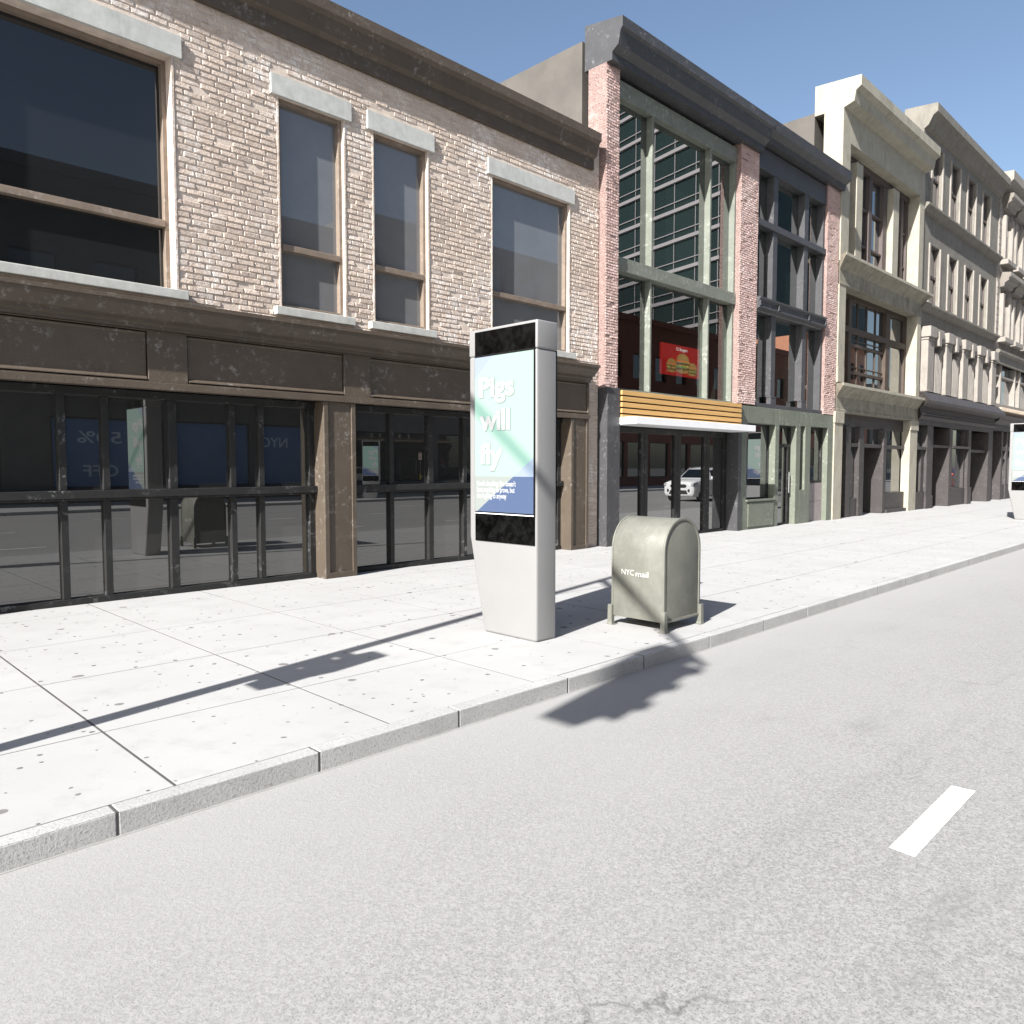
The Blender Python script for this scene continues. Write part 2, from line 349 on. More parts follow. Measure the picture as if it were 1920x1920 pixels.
# ------------------------------------------------------------------ text as flat meshes
def text_geo(txt, offset=0., width=None, height=None, size=1.):
    cu = bpy.data.curves.new('lettering_curve', 'FONT'); cu.body = txt; cu.size = 1.; cu.offset = offset; cu.resolution_u = 4
    cu.fill_mode = 'FRONT'
    o = bpy.data.objects.new('lettering_curve', cu); C.objects.link(o)
    dg = bpy.context.evaluated_depsgraph_get(); me = bpy.data.meshes.new_from_object(o.evaluated_get(dg))
    v = [tuple(x.co) for x in me.vertices]; f = [tuple(p.vertices) for p in me.polygons]
    bpy.data.objects.remove(o); bpy.data.curves.remove(cu); bpy.data.meshes.remove(me)
    x0 = min(a[0] for a in v); x1 = max(a[0] for a in v)
    sx = width/(x1-x0) if width else size; sy = height/.73 if height else size
    return [((a[0]-x0)*sx, a[1]*sy) for a in v], f

def put_text(mb, txt, fn, offset=0., width=None, height=None, size=1., mi=0):
    v, f = text_geo(txt, offset, width, height, size)
    mb.add([fn(x, y) for x, y in v], f, mi)

# ------------------------------------------------------------------ ground
X0, X1 = -30., 170.
KY = 3.87                                    # kerb edge; the far kerb mirrors it
mb = MB(); mb.add([(-400,-400,-.124),(600,-400,-.124),(600,400,-.124),(-400,400,-.124)], [(0,1,2,3)])
mb.build('ground', paint('far_ground', (.3,.3,.29), .9), kind='structure')
mb = MB(); mb.add([(X0,-12.0,-.12),(X1,-12.0,-.12),(X1,KY,-.12),(X0,KY,-.12)], [(0,1,2,3)])
mb.build('road', MT['road'], kind='structure')
def pavement(ya, yb, name, xs0, xs1, step=1.355, off=1.517, ys=None):
    mb = MB(); g = .0075
    i0 = int((xs0-off)/step); i1 = int((xs1-off)/step)
    for i in range(i0, i1):
        for a, b in zip(ys[:-1], ys[1:]):
            j = random.uniform(-.0007, .0007); w = g*1.4 if i == 0 else g
            x0 = off+i*step+w; x1 = off+(i+1)*step-g
            mb.box(x0, x1, a+(g*.7 if a > ys[0] else .0005), b-g*.7, -.1, j)
    mb.build(name, MT['sidewalk'], kind='structure', bevel=0)
    jb = MB(); jb.add([(xs0,ya,-.002),(xs1,ya,-.002),(xs1,yb,-.002),(xs0,yb,-.002)], [(0,1,2,3)])
    return jb
NYS = [3.986, 5.12, 6.56, 8.0, 9.44, 10.6]
jb = pavement(3.986, 10.6, 'pavement', -10, 75, ys=NYS); jb.build('pavement_base', MT['joint'], kind='structure')
FYS = [-18.2, -16.7, -15.3, -13.7, -12.13]
jb = pavement(-18.2, -12.12, 'pavement', -10, 130, ys=FYS); jb.build('pavement_base', MT['joint'], kind='structure')
def kerb(y0, y1, xs0, xs1):
    mb = MB(); x = xs0
    while x < xs1:
        L = 1.1 + random.uniform(-.06, .06)
        dy = random.uniform(-.004, .004); dz = random.uniform(-.003, .002)
        mb.box(x+.004, x+L-.004, y0+dy, y1+dy*.2, -.3, .002+dz); x += L
    return mb
random.seed(3)
mb = MB(); xs = [-8.6,-7.5,-6.4,-5.3,-4.2,-3.1,-2.0,-.95,.1,1.2,2.294,3.364,4.489,5.503,6.592]
x = 7.7
while x < 75: xs.append(x); x += 1.12 + random.uniform(-.08, .08)
for a, b in zip(xs[:-1], xs[1:]):
    dy = random.uniform(-.0012, .0008); mb.box(a+.0045, b-.0045, KY+dy, 3.985, -.3, .002+random.uniform(-.003, .001))
mb.build('kerb', MT['kerb'], kind='structure', bevel=.007, seg=2)
MB().box(-8.6, 74, KY+.0022, 3.98, -.3, -.002).build('kerb_joint_fill', MT['joint'], kind='structure')
kerb(-12.12, -12.0, -10, 130).build('kerb', MT['kerb'], kind='structure', bevel=.006, seg=1)
mb = MB(); mb.box(-10, 75, KY-.012, KY+.04, -.2, -.117); mb.build('gutter', MT['gutter'], kind='structure')
mb = MB()
for row, ph in ((1.16, 3.68), (-3.6, 12.4), (-7.6, 8.2)):
    x = ph - 4.15*5
    while x < 110:
        mb.add([(x,row-.06,-.1155),(x+1.0,row-.055,-.1155),(x+.985,row+.06,-.1155),(x+.01,row+.055,-.1155)], [(0,1,2,3)]); x += 4.15
mb.build('lane_marking', MT['marking'], kind='structure')

# ------------------------------------------------------------------ facade helpers
def wall_open(mb, x0, x1, z0, z1, y0, y1, ops, mi=0):
    xs = sorted({x0, x1, *[o[0] for o in ops], *[o[1] for o in ops]})
    for a, b in zip(xs[:-1], xs[1:]):
        mid = (a+b)/2; z = z0
        for o in sorted([o for o in ops if o[0] < mid < o[1]], key=lambda o: o[2]):
            if o[2] > z: mb.box(a, b, y0, y1, z, o[2], mi)
            z = o[3]
        if z < z1: mb.box(a, b, y0, y1, z, z1, mi)
    return mb

def frame(x0, x1, z0, z1, y0, y1, t=.06, tb=None, tt=None):
    tb = t if tb is None else tb; tt = t if tt is None else tt
    mb = MB(); mb.box(x0, x0+t, y0, y1, z0, z1).box(x1-t, x1, y0, y1, z0, z1)
    mb.box(x0+t, x1-t, y0, y1, z0, z0+tb).box(x0+t, x1-t, y0, y1, z1-tt, z1)
    return mb

def window(parent, x0, x1, z0, z1, yf, depth, fm, gm, t=.06, rails=(), mulls=(), fd=.1, sill=None, sillmat=None, bars=(), barv=(), ext=.1):
    """window part with pane and sill as sub-parts; pane at yf+depth, frame fd in front of it"""
    yg = yf+depth; fr = frame(x0, x1, z0, z1, yg-fd, yg+.03, t)
    for r0, r1 in rails: fr.box(x0+t, x1-t, yg-fd*1.15, yg+.02, r0, r1)
    for m0, m1 in mulls:
        zz = [z0+t] + [q for r in sorted(rails) for q in r] + [z1-t]
        for a, b in zip(zz[0::2], zz[1::2]): fr.box(m0, m1, yg-fd, yg+.02, a, b)
    for r0, r1 in bars: fr.box(x0+t, x1-t, yg-.03, yg+.01, r0, r1)
    for m0, m1 in barv: fr.box(m0, m1, yg-.034, yg+.012, z0+t, z1-t)
    w = fr.build('window', fm, parent, bevel=.004, seg=1)
    MB().box(x0+.01, x1-.01, yg, yg+.025, z0+.01, z1-.01).build('pane', gm, w)
    if sill: MB().box(x0-ext, x1+ext, sill[0], yg-fd-.002, sill[1], sill[2]).build('sill', sillmat, w, bevel=.006, seg=1)
    return w

def core(parent, x0, x1, y0, y1, z1, mat, name='rear_wall'):
    return MB().box(x0, x1, y0, y1, -.1, z1).build(name, mat, parent)

def brick_skin(mb, x0, x1, z0, z1, y, bw, rh, ms, dep, ops=(), rnd=1.):
    """single chamfered bricks standing proud of the wall plane y, facing the street"""
    r = 0; z = z0
    while z < z1-.01:
        zt = min(z+rh-ms, z1); x = x0 - (bw/2 if r % 2 else 0)
        while x < x1-.005:
            w = bw*random.uniform(.94, 1.06); a = max(x0, x)+ms/2; b = min(x1, x+w)-ms/2; x += w
            segs = [(a, b)]
            for o in ops:
                if z < o[3]-.005 and zt > o[2]+.005:
                    ns = []
                    for p, q in segs:
                        if q <= o[0] or p >= o[1]: ns.append((p, q))
                        else:
                            if p < o[0]: ns.append((p, o[0]))
                            if q > o[1]: ns.append((o[1], q))
                    segs = ns
            for p, q in segs:
                if q-p < .03: continue
                d = dep*random.uniform(.55, 1.)*(1 if random.random() > .08 else .3); tl = random.gauss(0, .10)*dep*rnd; tv = random.gauss(0, .12)*dep*rnd; c = min(.011, (q-p)*.2)
                j = lambda: random.uniform(-.0045, .0045)
                if random.random() < .04: continue
                mb.add([(p,y+.001,z+j()),(q,y+.001,z+j()),(q,y+.001,zt+j()),(p,y+.001,zt+j()),
                        (p+c+j(),y-max(.002,d+tl+tv),z+c*.7),(q-c+j(),y-max(.002,d-tl+tv),z+c*.7),(q-c+j(),y-max(.002,d-tl-tv),zt-c*.7),(p+c+j(),y-max(.002,d+tl-tv),zt-c*.7)],
                       [(4,5,6,7),(0,1,5,4),(1,2,6,5),(2,3,7,6),(3,0,4,7)])
        z += rh; r += 1
    return mb

def brickface(name, c1, c2, white=None, whiteamt=.8, rgh=1.):
    m, nt, b = nodes(name); v = coords(nt)
    ri = N(nt, 'ShaderNodeNewGeometry').outputs['Random Per Island']
    c = mixc(nt, ri, c1, c2)
    c = mixc(nt, ramp(nt, noise(nt, v, 1.0, 5, .65), [(.35, 0.), (.75, .4)]), c, tuple(x*.6 for x in c1))
    c = mixc(nt, ramp(nt, noise(nt, v, 38, 5, .75), [(.5, 0.), (.75, .55)]), c, tuple(x*.5 for x in c2))
    if white:
        mu = N(nt, 'ShaderNodeMath', operation='MULTIPLY')
        nt.links.new(ramp(nt, noise(nt, v, 9, 8, .8), [(.44, 0.), (.58, 1.)]), mu.inputs[0]); nt.links.new(ramp(nt, noise(nt, v, .8, 3, .6), [(.46, .12), (.64, whiteamt)]), mu.inputs[1])
        c = mixc(nt, mu.outputs[0], c, white)
    nt.links.new(c, b.inputs['Base Color']); b.inputs['Roughness'].default_value = .85; b.inputs['Specular IOR Level'].default_value = .2
    n0 = bump(nt, b, noise(nt, v, 9, 5, .7), .5*rgh, .04)
    n1 = bump(nt, b, noise(nt, v, 24, 6, .75), .9, .035*rgh, n0)
    bump(nt, b, noise(nt, v, 80, 3, .7), .5*rgh, .008, n1)
    return m
MT['face_tan'] = brickface('tan_brick_face', (.64,.53,.445), (.55,.445,.37), white=(.82,.79,.76), whiteamt=.95)
MT['face_pink'] = brickface('pink_brick_face', (.60,.43,.385), (.48,.33,.295), white=(.72,.59,.55), whiteamt=.8, rgh=.9)

# ------------------------------------------------------------------ building 1: tan brick over brown shopfront
b1 = thing('brick_building', 'tan brick building with whitish patches over a brown panelled shopfront of dark glass', 'building', (4, 10, 0))
E1 = 12.49
mb = MB(); ops = [(1.2,3.98,3.76,6.75),(5.43,6.47,3.76,6.75),(7.0,8.05,3.76,6.75),(9.5,11.56,3.76,6.75)]
wall_open(mb, -4, E1, 3.3, 8.3, 10.0, 10.45, ops)
mb.box(12.04, E1, 10.0, 10.45, -.1, 3.3)
wl = mb.build('wall', paint('lime_mortar', (.56,.475,.405), .9, .2, 6, bmp=.4), b1)
sk_ = MB(); fo = [(o[0]-.03, o[1]+.03, o[2]-.005, o[3]) for o in ops] + [(o[0]-.125, o[1]+.125, 3.755, 3.88) for o in ops] + [(o[0]-.125, o[1]+.125, 6.74, 7.03) for o in ops]
brick_skin(sk_, -1.5, E1, 3.68, 7.54, 10.0, .23, .076, .012, .014, fo); brick_skin(sk_, 12.05, E1, .0, 3.66, 10.0, .2, .066, .012, .016)
for o in ops:
    for a, b in ((o[0]-.028, o[0]-.001), (o[1]+.001, o[1]+.028)): sk_.box(a, b, 9.982, 10.001, 3.885, o[3])
sk_.build('brick_facing', MT['face_tan'], wl)
core(b1, -4, E1, 10.45, 22, 8.1, MT['dark_facade'])
for k, (a, b, z0, z1) in enumerate(ops):
    w = window(b1, a, b, 3.88, z1, 10.0, .25 if k == 0 else .13, MT['taupe'], MT['glass_plain'] if k == 0 else MT['glass_up'], t=.055, rails=((4.69,4.775),), fd=.085, sill=(9.9, 3.76, 3.875), sillmat=MT['sillstone'], ext=.12)
    lb = MB().box(a-.12, b+.12, 9.95, 9.999, 6.75, 7.02); lb.build('lintel', MT['sillstone'], b1)
# frieze with sunk panels
pans = [(-3.6,-1.5),(-1.0,.8),(1.27,3.56),(4.04,6.345),(6.81,9.1),(9.6,12.0)]
mb = MB(); wall_open(mb, -4, 12.04, 2.60, 3.32, 9.85, 9.995, [(a,b,2.70,3.305) for a, b in pans])
mb.box(-4, 12.05, 9.83, 9.85, 2.60, 2.685)
mb.build('frieze', MT['brown'], b1, bevel=.004, seg=1)
for a, b in pans:
    p = MB(); g = .014
    p.extrude([(9.88,2.70+g+.05),(9.845,2.70+g+.012),(9.845,2.70+g),(9.96,2.70+g),(9.96,3.305-g),(9.87,3.305-g),(9.87,3.305-g-.015),(9.88,3.305-g-.03)], 0, a+g, b-g)
    p.build('frieze_panel', MT['brown'], b1, bevel=.003, seg=1)
MB().box(-3.99, 12.03, 9.975, 9.994, 2.69, 3.31).build('panel_backing', MT['black'], b1)  # black sheet standing in for the shade deep in the panel gaps
mb = MB(); mb.prism_x([(9.85,3.322),(9.80,3.322),(9.80,3.365),(9.765,3.385),(9.765,3.425),(9.73,3.44),(9.70,3.50),(9.655,3.555),(9.645,3.60),(9.62,3.605),(9.62,3.655),(9.995,3.675),(9.995,3.322)], -4, 12.0, 0, .45, 9.85)
mb.build('cornice', MT['brown'], b1)
# pilasters with a sunk face
for a, b in ((.56,1.1),(5.99,6.535),(11.495,12.035)):
    mb = MB(); t = .075
    mb.box(a, b, 9.875, 10.2, -.05, 2.598)
    mb.box(a, a+t, 9.85, 9.874, 0, 2.597).box(b-t, b, 9.85, 9.874, 0, 2.597).box(a+t, b-t, 9.85, 9.874, 0, .085)
    mb.build('pilaster', MT['brown'], b1, bevel=.005, seg=1)
# glazed bays
for x0, x1, mul in ((-3.4,.56,[(-2.5,-2.42),(-1.4,-1.32),(-.4,-.32)]), (1.1,5.99,[(1.75,1.83),(2.62,2.70),(3.095,3.175),(3.885,3.99),(4.70,4.78),(5.115,5.195)]), (6.535,11.495,[(7.355,7.43),(8.145,8.25),(8.92,9.0),(9.75,9.83),(10.6,10.7)])):
    fr = MB(); y0, y1 = 10.12, 10.22
    fr.box(x0, x1, 10.10, y1, 0, .075).box(x0, x1, 10.04, y1, 1.27, 1.365).box(x0, x1, 10.09, y1, 2.5, 2.597)
    fr.box(x0, x1, 10.065, 10.10, 1.245, 1.269)
    for a, b in [(x0, x0+.07)] + mul + [(x1-.09, x1)]:
        fr.box(a, b, y0, y1, .0755, 1.2445).box(a, b, y0, y1, 1.3655, 2.4995)
    w = fr.build('shop_window', MT['darkmetal'], b1, bevel=.004, seg=1)
    MB().box(x0+.02, x1-.02, 10.185, 10.20, .05, 2.55).build('pane', MT['glass'], w)
mb = MB(); mb.prism_x([(9.995,7.55),(9.93,7.55),(9.93,7.75),(9.85,7.8),(9.8,8.0),(9.74,8.05),(9.74,8.2),(9.995,8.3)], -4, E1-.25, 0, 0, 9.995)
mb.build('cornice', MT['brown'], b1)

# ------------------------------------------------------------------ building 2: pink brick, green window wall, timber sign band and white canopy
b2 = thing('brick_building', 'pink brick building with a tall green framed window wall above a white canopy', 'building', (15.5, 10, 0))
H2 = 10.6
for a, b, z0 in ((12.505,12.95,3.27),(17.93,18.86,3.262)):
    p = MB().box(a, b, 9.84, 10.3, z0, 9.7).build('brick_pier', MT['brick_pink'], b2)
    brick_skin(MB(), a+.004, b-.004, z0+.01, 9.68, 9.84, .17, .056, .007, .011, rnd=1.6).build('brick_facing', MT['face_pink'], p)
MB().box(12.505, 12.94, 9.76, 10.3, -.05, 3.265).build('pier_base', MT['charcoal'], b2, bevel=.006, seg=1)
MB().box(17.96, 18.13, 9.80, 10.3, -.05, 3.20).build('pier_base', MT['charcoal'], b2, bevel=.006, seg=1)
MB().box(12.6, 18.8, 10.55, 22, 5.9, H2-.2).box(12.6, 18.8, 14, 22, -.1, 5.9).build('rear_wall', MT['dark_facade'], b2)
fr = MB(); gy = 10.1
fr.box(12.952, 17.928, 9.93, 10.2, 5.74, 6.02)
fr.box(12.952, 17.928, 9.925, 10.2, 3.215, 3.275)
for a, b in ((12.952,13.0),(14.285,14.35),(16.70,16.765),(17.86,17.928)):
    fr.box(a, b, 9.985, 10.2, 3.2755, 5.7395).box(a, b, 9.965, 10.2, 6.0205, 9.25)
fr.box(12.952, 17.928, 9.95, 10.2, 9.2505, 9.6)
for a, b in ((13.0,14.285),(14.35,16.70),(16.765,17.86)):          # worn little sills
    fr.box(a, b, 10.0, 10.15, 6.021, 6.05).box(a, b, 9.99, 10.15, 3.276, 3.31)
ww = fr.build('window_wall', MT['greenframe'], b2, bevel=.005, seg=1)
MB().box(12.97, 17.9, gy+.02, gy+.032, 3.29, 5.8).build('pane', MT['clear'], ww)
MB().box(12.97, 17.9, gy+.02, gy+.032, 5.95, 9.3).build('pane', MT['glass_green'], ww)
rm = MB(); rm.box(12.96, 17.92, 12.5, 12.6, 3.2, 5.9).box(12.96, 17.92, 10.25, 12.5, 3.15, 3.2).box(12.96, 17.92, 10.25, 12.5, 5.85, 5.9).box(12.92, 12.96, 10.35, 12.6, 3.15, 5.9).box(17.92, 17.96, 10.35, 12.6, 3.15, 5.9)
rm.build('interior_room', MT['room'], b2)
mb = MB(); mb.prism_x([(9.84,9.7),(9.7,9.7),(9.7,9.85),(9.55,9.95),(9.5,10.2),(9.45,10.25),(9.45,10.45),(10.4,10.6),(10.4,9.7)], 12.505, 18.86, 0, 0, 9.84); mb.build('cornice', MT['charcoal'], b2)
# timber slats
for k in range(5):
    z1 = 3.235 - k*.125; z0 = z1-.092 if k < 4 else z1-.055
    MB().box(12.955, 17.95, 9.72, 9.80, z0, z1).build('timber_slat', MT['wood'], b2, bevel=.004, seg=1)
MB().box(12.955, 17.925, 9.83, 10.0, 2.66, 3.21).build('slat_backing', MT['black'], b2)
MB().box(12.93, 17.97, 9.34, 10.02, 2.525, 2.675).build('canopy', MT['white'], b2, bevel=.006, seg=1)
# folding glass doors
for a, b, in ((12.96,14.33),(14.33,15.68),(15.68,16.98),(16.98,17.95)):
    fr = frame(a+.004, b-.004, .0, 2.52, 10.12, 10.2, .135, .07, .13)
    w = fr.build('glass_door', MT['darkmetal'], b2, bevel=.004, seg=1)
    MB().box(a+.1, b-.1, 10.165, 10.18, .05, 2.45).build('pane', MT['glass_door'], w)
# billboard hanging in the room behind the glass
po = tag(MB().box(15.36, 17.01, 10.40, 10.45, 3.84, 4.57).build('poster', BG['red']), 'glowing red poster of three stacked burgers behind the upper window above the canopy', 'poster')
pm = bpy.data.objects['poster']
def ell(cx, cz, rx, rz, y, a0=0, a1=360, n=20):
    pts = [(cx+rx*math.cos(R(a0+(a1-a0)*i/n)), cz+rz*math.sin(R(a0+(a1-a0)*i/n))) for i in range(n+1)]
    return pts
art = MB(); yy = [10.398]
def blob(pts, mi):
    yy[0] -= .0012; art.add([(p[0], yy[0], p[1]) for p in pts], [tuple(range(len(pts)))], mi)
def wavy(cx, cz, w, h, n=14, amp=.012):
    top = [(cx-w+2*w*i/n, cz+h+random.uniform(-amp, amp)) for i in range(n+1)]; bot = [(cx+w-2*w*i/n, cz-h+random.uniform(-amp*2, amp)) for i in range(n+1)]
    return bot[::-1][::-1] + top if 0 else top[::-1] + bot[::-1]
for cx, cz, s in ((15.78,4.02,.78),(16.66,3.99,.76),(16.2,4.07,1.12)):
    blob(ell(cx, cz-.09*s, .25*s, .06*s, 0), 0)                     # lower bun
    blob(wavy(cx, cz-.045*s, .26*s, .028*s), 1); blob(wavy(cx, cz-.01*s, .27*s, .018*s), 2); blob(wavy(cx, cz+.02*s, .25*s, .016*s), 3)
    blob(wavy(cx, cz+.055*s, .26*s, .026*s), 1); blob(wavy(cx, cz+.088*s, .275*s, .018*s), 2); blob(wavy(cx, cz+.11*s, .24*s, .016*s), 4)
    blob(ell(cx, cz+.12*s, .245*s, .15*s, 0, 0, 180), 0)            # top bun
    for q in range(9): blob(ell(cx+random.uniform(-.16,.16)*s, cz+(.16+random.uniform(0,.07))*s, .012*s, .006*s, 0, n=6), 3)
art.build('burger_picture', [BG['bun'], BG['patty'], BG['green'], BG['cheese'], BG['tom']], po)
for txt, xl, wd in (('12', 15.97, .09), ('Burgers', 16.11, .34)):
    tm = MB(); put_text(tm, txt, lambda x, y: (xl+x, 10.385, 4.44+y), .02, width=wd, height=.075); tm.build('lettering', BG['text'], po)

# ------------------------------------------------------------------ building 3: iron bay over green shopfront
b3 = thing('brick_building', 'narrow pink brick building with charcoal iron columns above a sage green shopfront', 'building', (21, 10, 0))
p = MB().box(23.1, 23.98, 9.84, 10.4, 3.23, 10.0).build('brick_pier', MT['brick_pink'], b3); brick_skin(MB(), 23.104, 23.976, 3.24, 9.97, 9.84, .17, .056, .007, .011, rnd=1.6).build('brick_facing', MT['face_pink'], p)
core(b3, 18.9, 23.95, 10.6, 22, 10.2, MT['dark_facade'])
go = [(18.475,20.055,.78,2.79),(20.277,21.335,0,2.8),(21.611,21.928,.98,2.82),(22.288,23.494,0,2.83)]
wall_open(MB(), 18.135, 23.9, 0, 3.225, 9.84, 10.22, go).build('shopfront', MT['greenpaint'], b3, bevel=.006, seg=1)
MB().box(18.55, 19.98, 9.815, 9.839, .06, .7).build('stall_riser', MT['greenpaint'], b3, bevel=.01, seg=1)
MB().box(18.45, 20.08, 9.79, 10.0, .735, .785).build('shop_sill', MT['greenpaint'], b3, bevel=.006, seg=1)
w = frame(18.475, 20.055, .79, 2.79, 10.02, 10.1, .035).build('shop_window', MT['darkmetal'], b3); MB().box(18.48, 20.05, 10.055, 10.07, .8, 2.78).build('pane', MT['glass_blue'], w)
fr = frame(20.277, 21.335, 0, 2.8, 10.0, 10.1, .05); fr.box(20.327, 21.285, 9.99, 10.09, 2.2, 2.3).box(21.13, 21.2, 9.985, 10.09, .05, 2.2)
w = fr.build('door', MT['darkmetal'], b3, bevel=.003, seg=1); MB().box(20.3, 21.3, 10.05, 10.065, .03, 2.77).build('pane', MT['glass_door'], w); MB().tube((21.16,9.95,.9),(21.16,9.95,1.5),.013).build('handle', MT['galv'], w)
MB().box(21.6, 21.94, 10.15, 10.2, .95, 2.83).build('dark_slot', MT['black'], b3)
fr = frame(22.288, 23.494, 1.16, 2.83, 10.0, 10.1, .07); w = fr.build('shop_window', MT['darkmetal'], b3); MB().box(22.3, 23.48, 10.05, 10.065, 1.2, 2.8).build('pane', MT['glass'], w)
MB().box(22.29, 23.492, 9.99, 10.1, 0, .6).box(22.29, 23.492, 9.99, 10.1, .606, 1.155).build('panel', MT['pinkpanel'], b3, bevel=.005, seg=1)
# iron bay
fr = MB()
fr.box(18.862, 23.098, 9.87, 10.3, 3.227, 3.34)
for a, b in ((19.82,20.07),(21.71,21.96)):
    fr.box(a-.03, b+.03, 9.87, 10.0, 3.3405, 3.52).box(a-.045, b+.045, 9.86, 10.0, 3.5205, 3.55)
    fr.box(a, b, 9.9, 10.12, 3.5505, 5.72).box(a, b, 9.9, 10.12, 6.121, 9.4)
fr.box(18.862, 18.95, 9.93, 10.12, 3.3405, 5.72).box(18.862, 18.95, 9.93, 10.12, 6.121, 9.4).box(22.98, 23.098, 9.91, 10.2, 3.3405, 5.72).box(22.98, 23.098, 9.91, 10.2, 6.121, 9.4)
fr.box(18.862, 23.098, 9.86, 10.12, 7.95, 8.12).box(18.862, 23.098, 9.88, 10.12, 9.4005, 9.95)
bay = fr.build('iron_bay', MT['iron'], b3, bevel=.005, seg=1)
sp = MB(); sp.prism_x([(y-.06, z) if y < 10 else (y, z) for y, z in [(9.86,5.79),(9.82,5.80),(9.82,5.84),(9.85,5.86),(9.85,5.97),(9.82,5.985),(9.82,6.02),(9.79,6.04),(9.79,6.07),(10.2,6.12),(10.2,5.721),(9.97,5.721),(9.94,5.76),(9.90,5.775)]], 18.862, 23.0)
for a in (18.88, 19.93, 21.8, 22.94): sp.box(a, a+.05, 9.74, 9.789, 5.85, 5.98)
sp.build('spandrel', MT['iron'], b3)
MB().box(18.87, 23.09, 10.1, 10.115, 3.3, 9.5).build('pane', MT['glass_green'], bay)
mb = MB(); mb.prism_x([(9.84,10.0),(9.7,10.0),(9.68,10.15),(9.52,10.25),(9.5,10.5),(10.4,10.6),(10.4,10.0)], 18.87, 24.0); mb.build('cornice', MT['charcoal'], b3)

# ------------------------------------------------------------------ building 4: cream stone
b4 = thing('stone_building', 'cream stone building with a deep square window bay above dark shop doors', 'building', (27.8, 10, 0))
YF = 9.8
for a, b, z0, z1 in ((23.99,24.5,4.25,7.25),(31.15,31.55,4.25,7.25),(23.99,24.6,7.95,12.5),(31.05,31.55,7.95,12.5)):
    mb = MB().box(a, b, YF, 10.4, z0, z1)
    if z0 < 5: mb.box(a+.01, b-.02, YF-.015, YF-.001, 4.27, 4.75)
    mb.build('pillar', MT['cream'], b4, bevel=.012, seg=2)
for a, b in ((23.88,24.52),(30.72,31.53)):
    MB().box(a, b, YF, 10.1, -.05, 3.0).box(a-.02, b+.03, YF-.03, 10.1, 3.001, 3.36).build('pillar', MT['cream'], b4, bevel=.012, seg=2)
for z, d in ((3.36, 0), (7.25, 0)):
    mb = MB()
    mb.prism_x([(YF-.02,z),(YF-.02,z+.07),(YF,z+.09),(YF,z+.46),(YF-.10,z+.58),(YF-.26,z+.72),(YF-.3,z+.75),(YF-.3,z+.84),(YF+.5,z+.89),(YF+.5,z)], 23.99, 31.53, 1, 1, YF)
    mb.build('ledge', MT['creamshade'], b4); MB().box(23.69, 31.83, YF-.312, YF-.2995, z+.755, z+.842).build('ledge_lip', MT['cream'], b4)
core(b4, 24.0, 31.5, 10.7, 22, 12.6, MT['dark_facade'])
# deep bay window
fr = frame(24.5, 31.15, 4.25, 7.25, 10.17, 10.3, .16, .1, .16)
fr.box(24.66, 30.99, 10.14, 10.29, 6.03, 6.22)
for a, b in ((25.62,25.85),(28.95,29.35)): fr.box(a, b, 10.13, 10.29, 4.35, 6.029).box(a, b, 10.13, 10.29, 6.221, 7.09)
for z0, z1 in ((4.72,4.82),(5.62,5.72)): fr.box(25.85, 28.95, 10.2, 10.29, z0, z1)
for z0, z1 in ((4.95,4.985),(5.83,5.86)): fr.box(25.85, 28.95, 10.23, 10.28, z0, z1)
for a in (26.6, 27.4, 28.2): fr.box(a, a+.045, 10.225, 10.282, 4.35, 6.028).box(a, a+.045, 10.225, 10.282, 6.222, 7.089)
w = fr.build('window', MT['brownwood'], b4, bevel=.006, seg=1); MB().box(24.55, 31.1, 10.26, 10.275, 4.3, 7.2).build('pane', MT['glass_blue'], w)
# upper storey
fr = MB()
fr.box(24.6, 31.05, 10.17, 10.4, 8.09, 8.25).box(24.6, 31.05, 10.17, 10.4, 11.4, 11.6)
for a, b in ((24.6,24.75),(27.25,27.52),(28.55,28.9),(30.3,30.55),(30.9,31.05)): fr.box(a, b, 10.2, 10.4, 8.2505, 11.3995)
for z in (9.0, 10.2): fr.box(24.76, 30.89, 10.24, 10.38, z, z+.07)
w = fr.build('window', MT['mauvebrown'], b4); MB().box(24.65, 31.0, 10.33, 10.345, 8.1, 11.5).build('pane', MT['glass_blue'], w)
for a, b in ((25.65,26.15),(28.95,29.5)): MB().box(a, b, 10.0, 10.35, 8.1, 11.399).build('column', MT['cream'], b4, bevel=.01)
MB().box(24.6, 31.05, YF, 10.4, 11.602, 12.5).build('wall', MT['cream'], b4)
mb = MB(); mb.prism_x([(YF,12.5),(YF-.3,12.6),(YF-.35,12.9),(YF-.5,13.0),(YF-.5,13.3),(10.7,13.4),(10.7,12.502)], 24.0, 31.5); mb.build('cornice', MT['cream'], b4)
# dark shopfront between the pillars
fr = MB()
fr.box(24.52, 30.72, 10.05, 10.3, 2.95, 3.36)
for a, b, y0 in ((25.2,25.58,9.95),(26.3,26.72,9.95),(28.42,28.7,9.92)): fr.box(a, b, y0, 10.9, 0, 2.9495)
fr.box(25.581, 30.72, 9.98, 10.15, 2.3, 2.42)
fr.box(28.7, 30.72, 9.96, 10.3, .1, .72).box(28.7, 30.72, 9.86, 10.3, -.04, .12).box(25.581, 26.299, 10.0, 10.3, 0, .6)
fr.box(24.52, 25.199, 10.05, 10.3, 2.05, 2.2)
sf = fr.build('shopfront', MT['mauve'], b4, bevel=.008, seg=1)
for q in ((25.55,26.35,.55), (28.65,30.74,.7), (26.70,28.45,2.41)): MB().box(q[0], q[1], 10.12, 10.135, q[2], 2.95).build('pane', MT['glass_blue'], sf)
MB().box(24.52, 25.19, 10.4, 10.45, 0, 2.05).build('door', MT['mauvebrown'], b4)
MB().box(24.52, 30.72, 10.9, 10.95, -.05, 3.3).build('dark_doorway', MT['black'], b4)

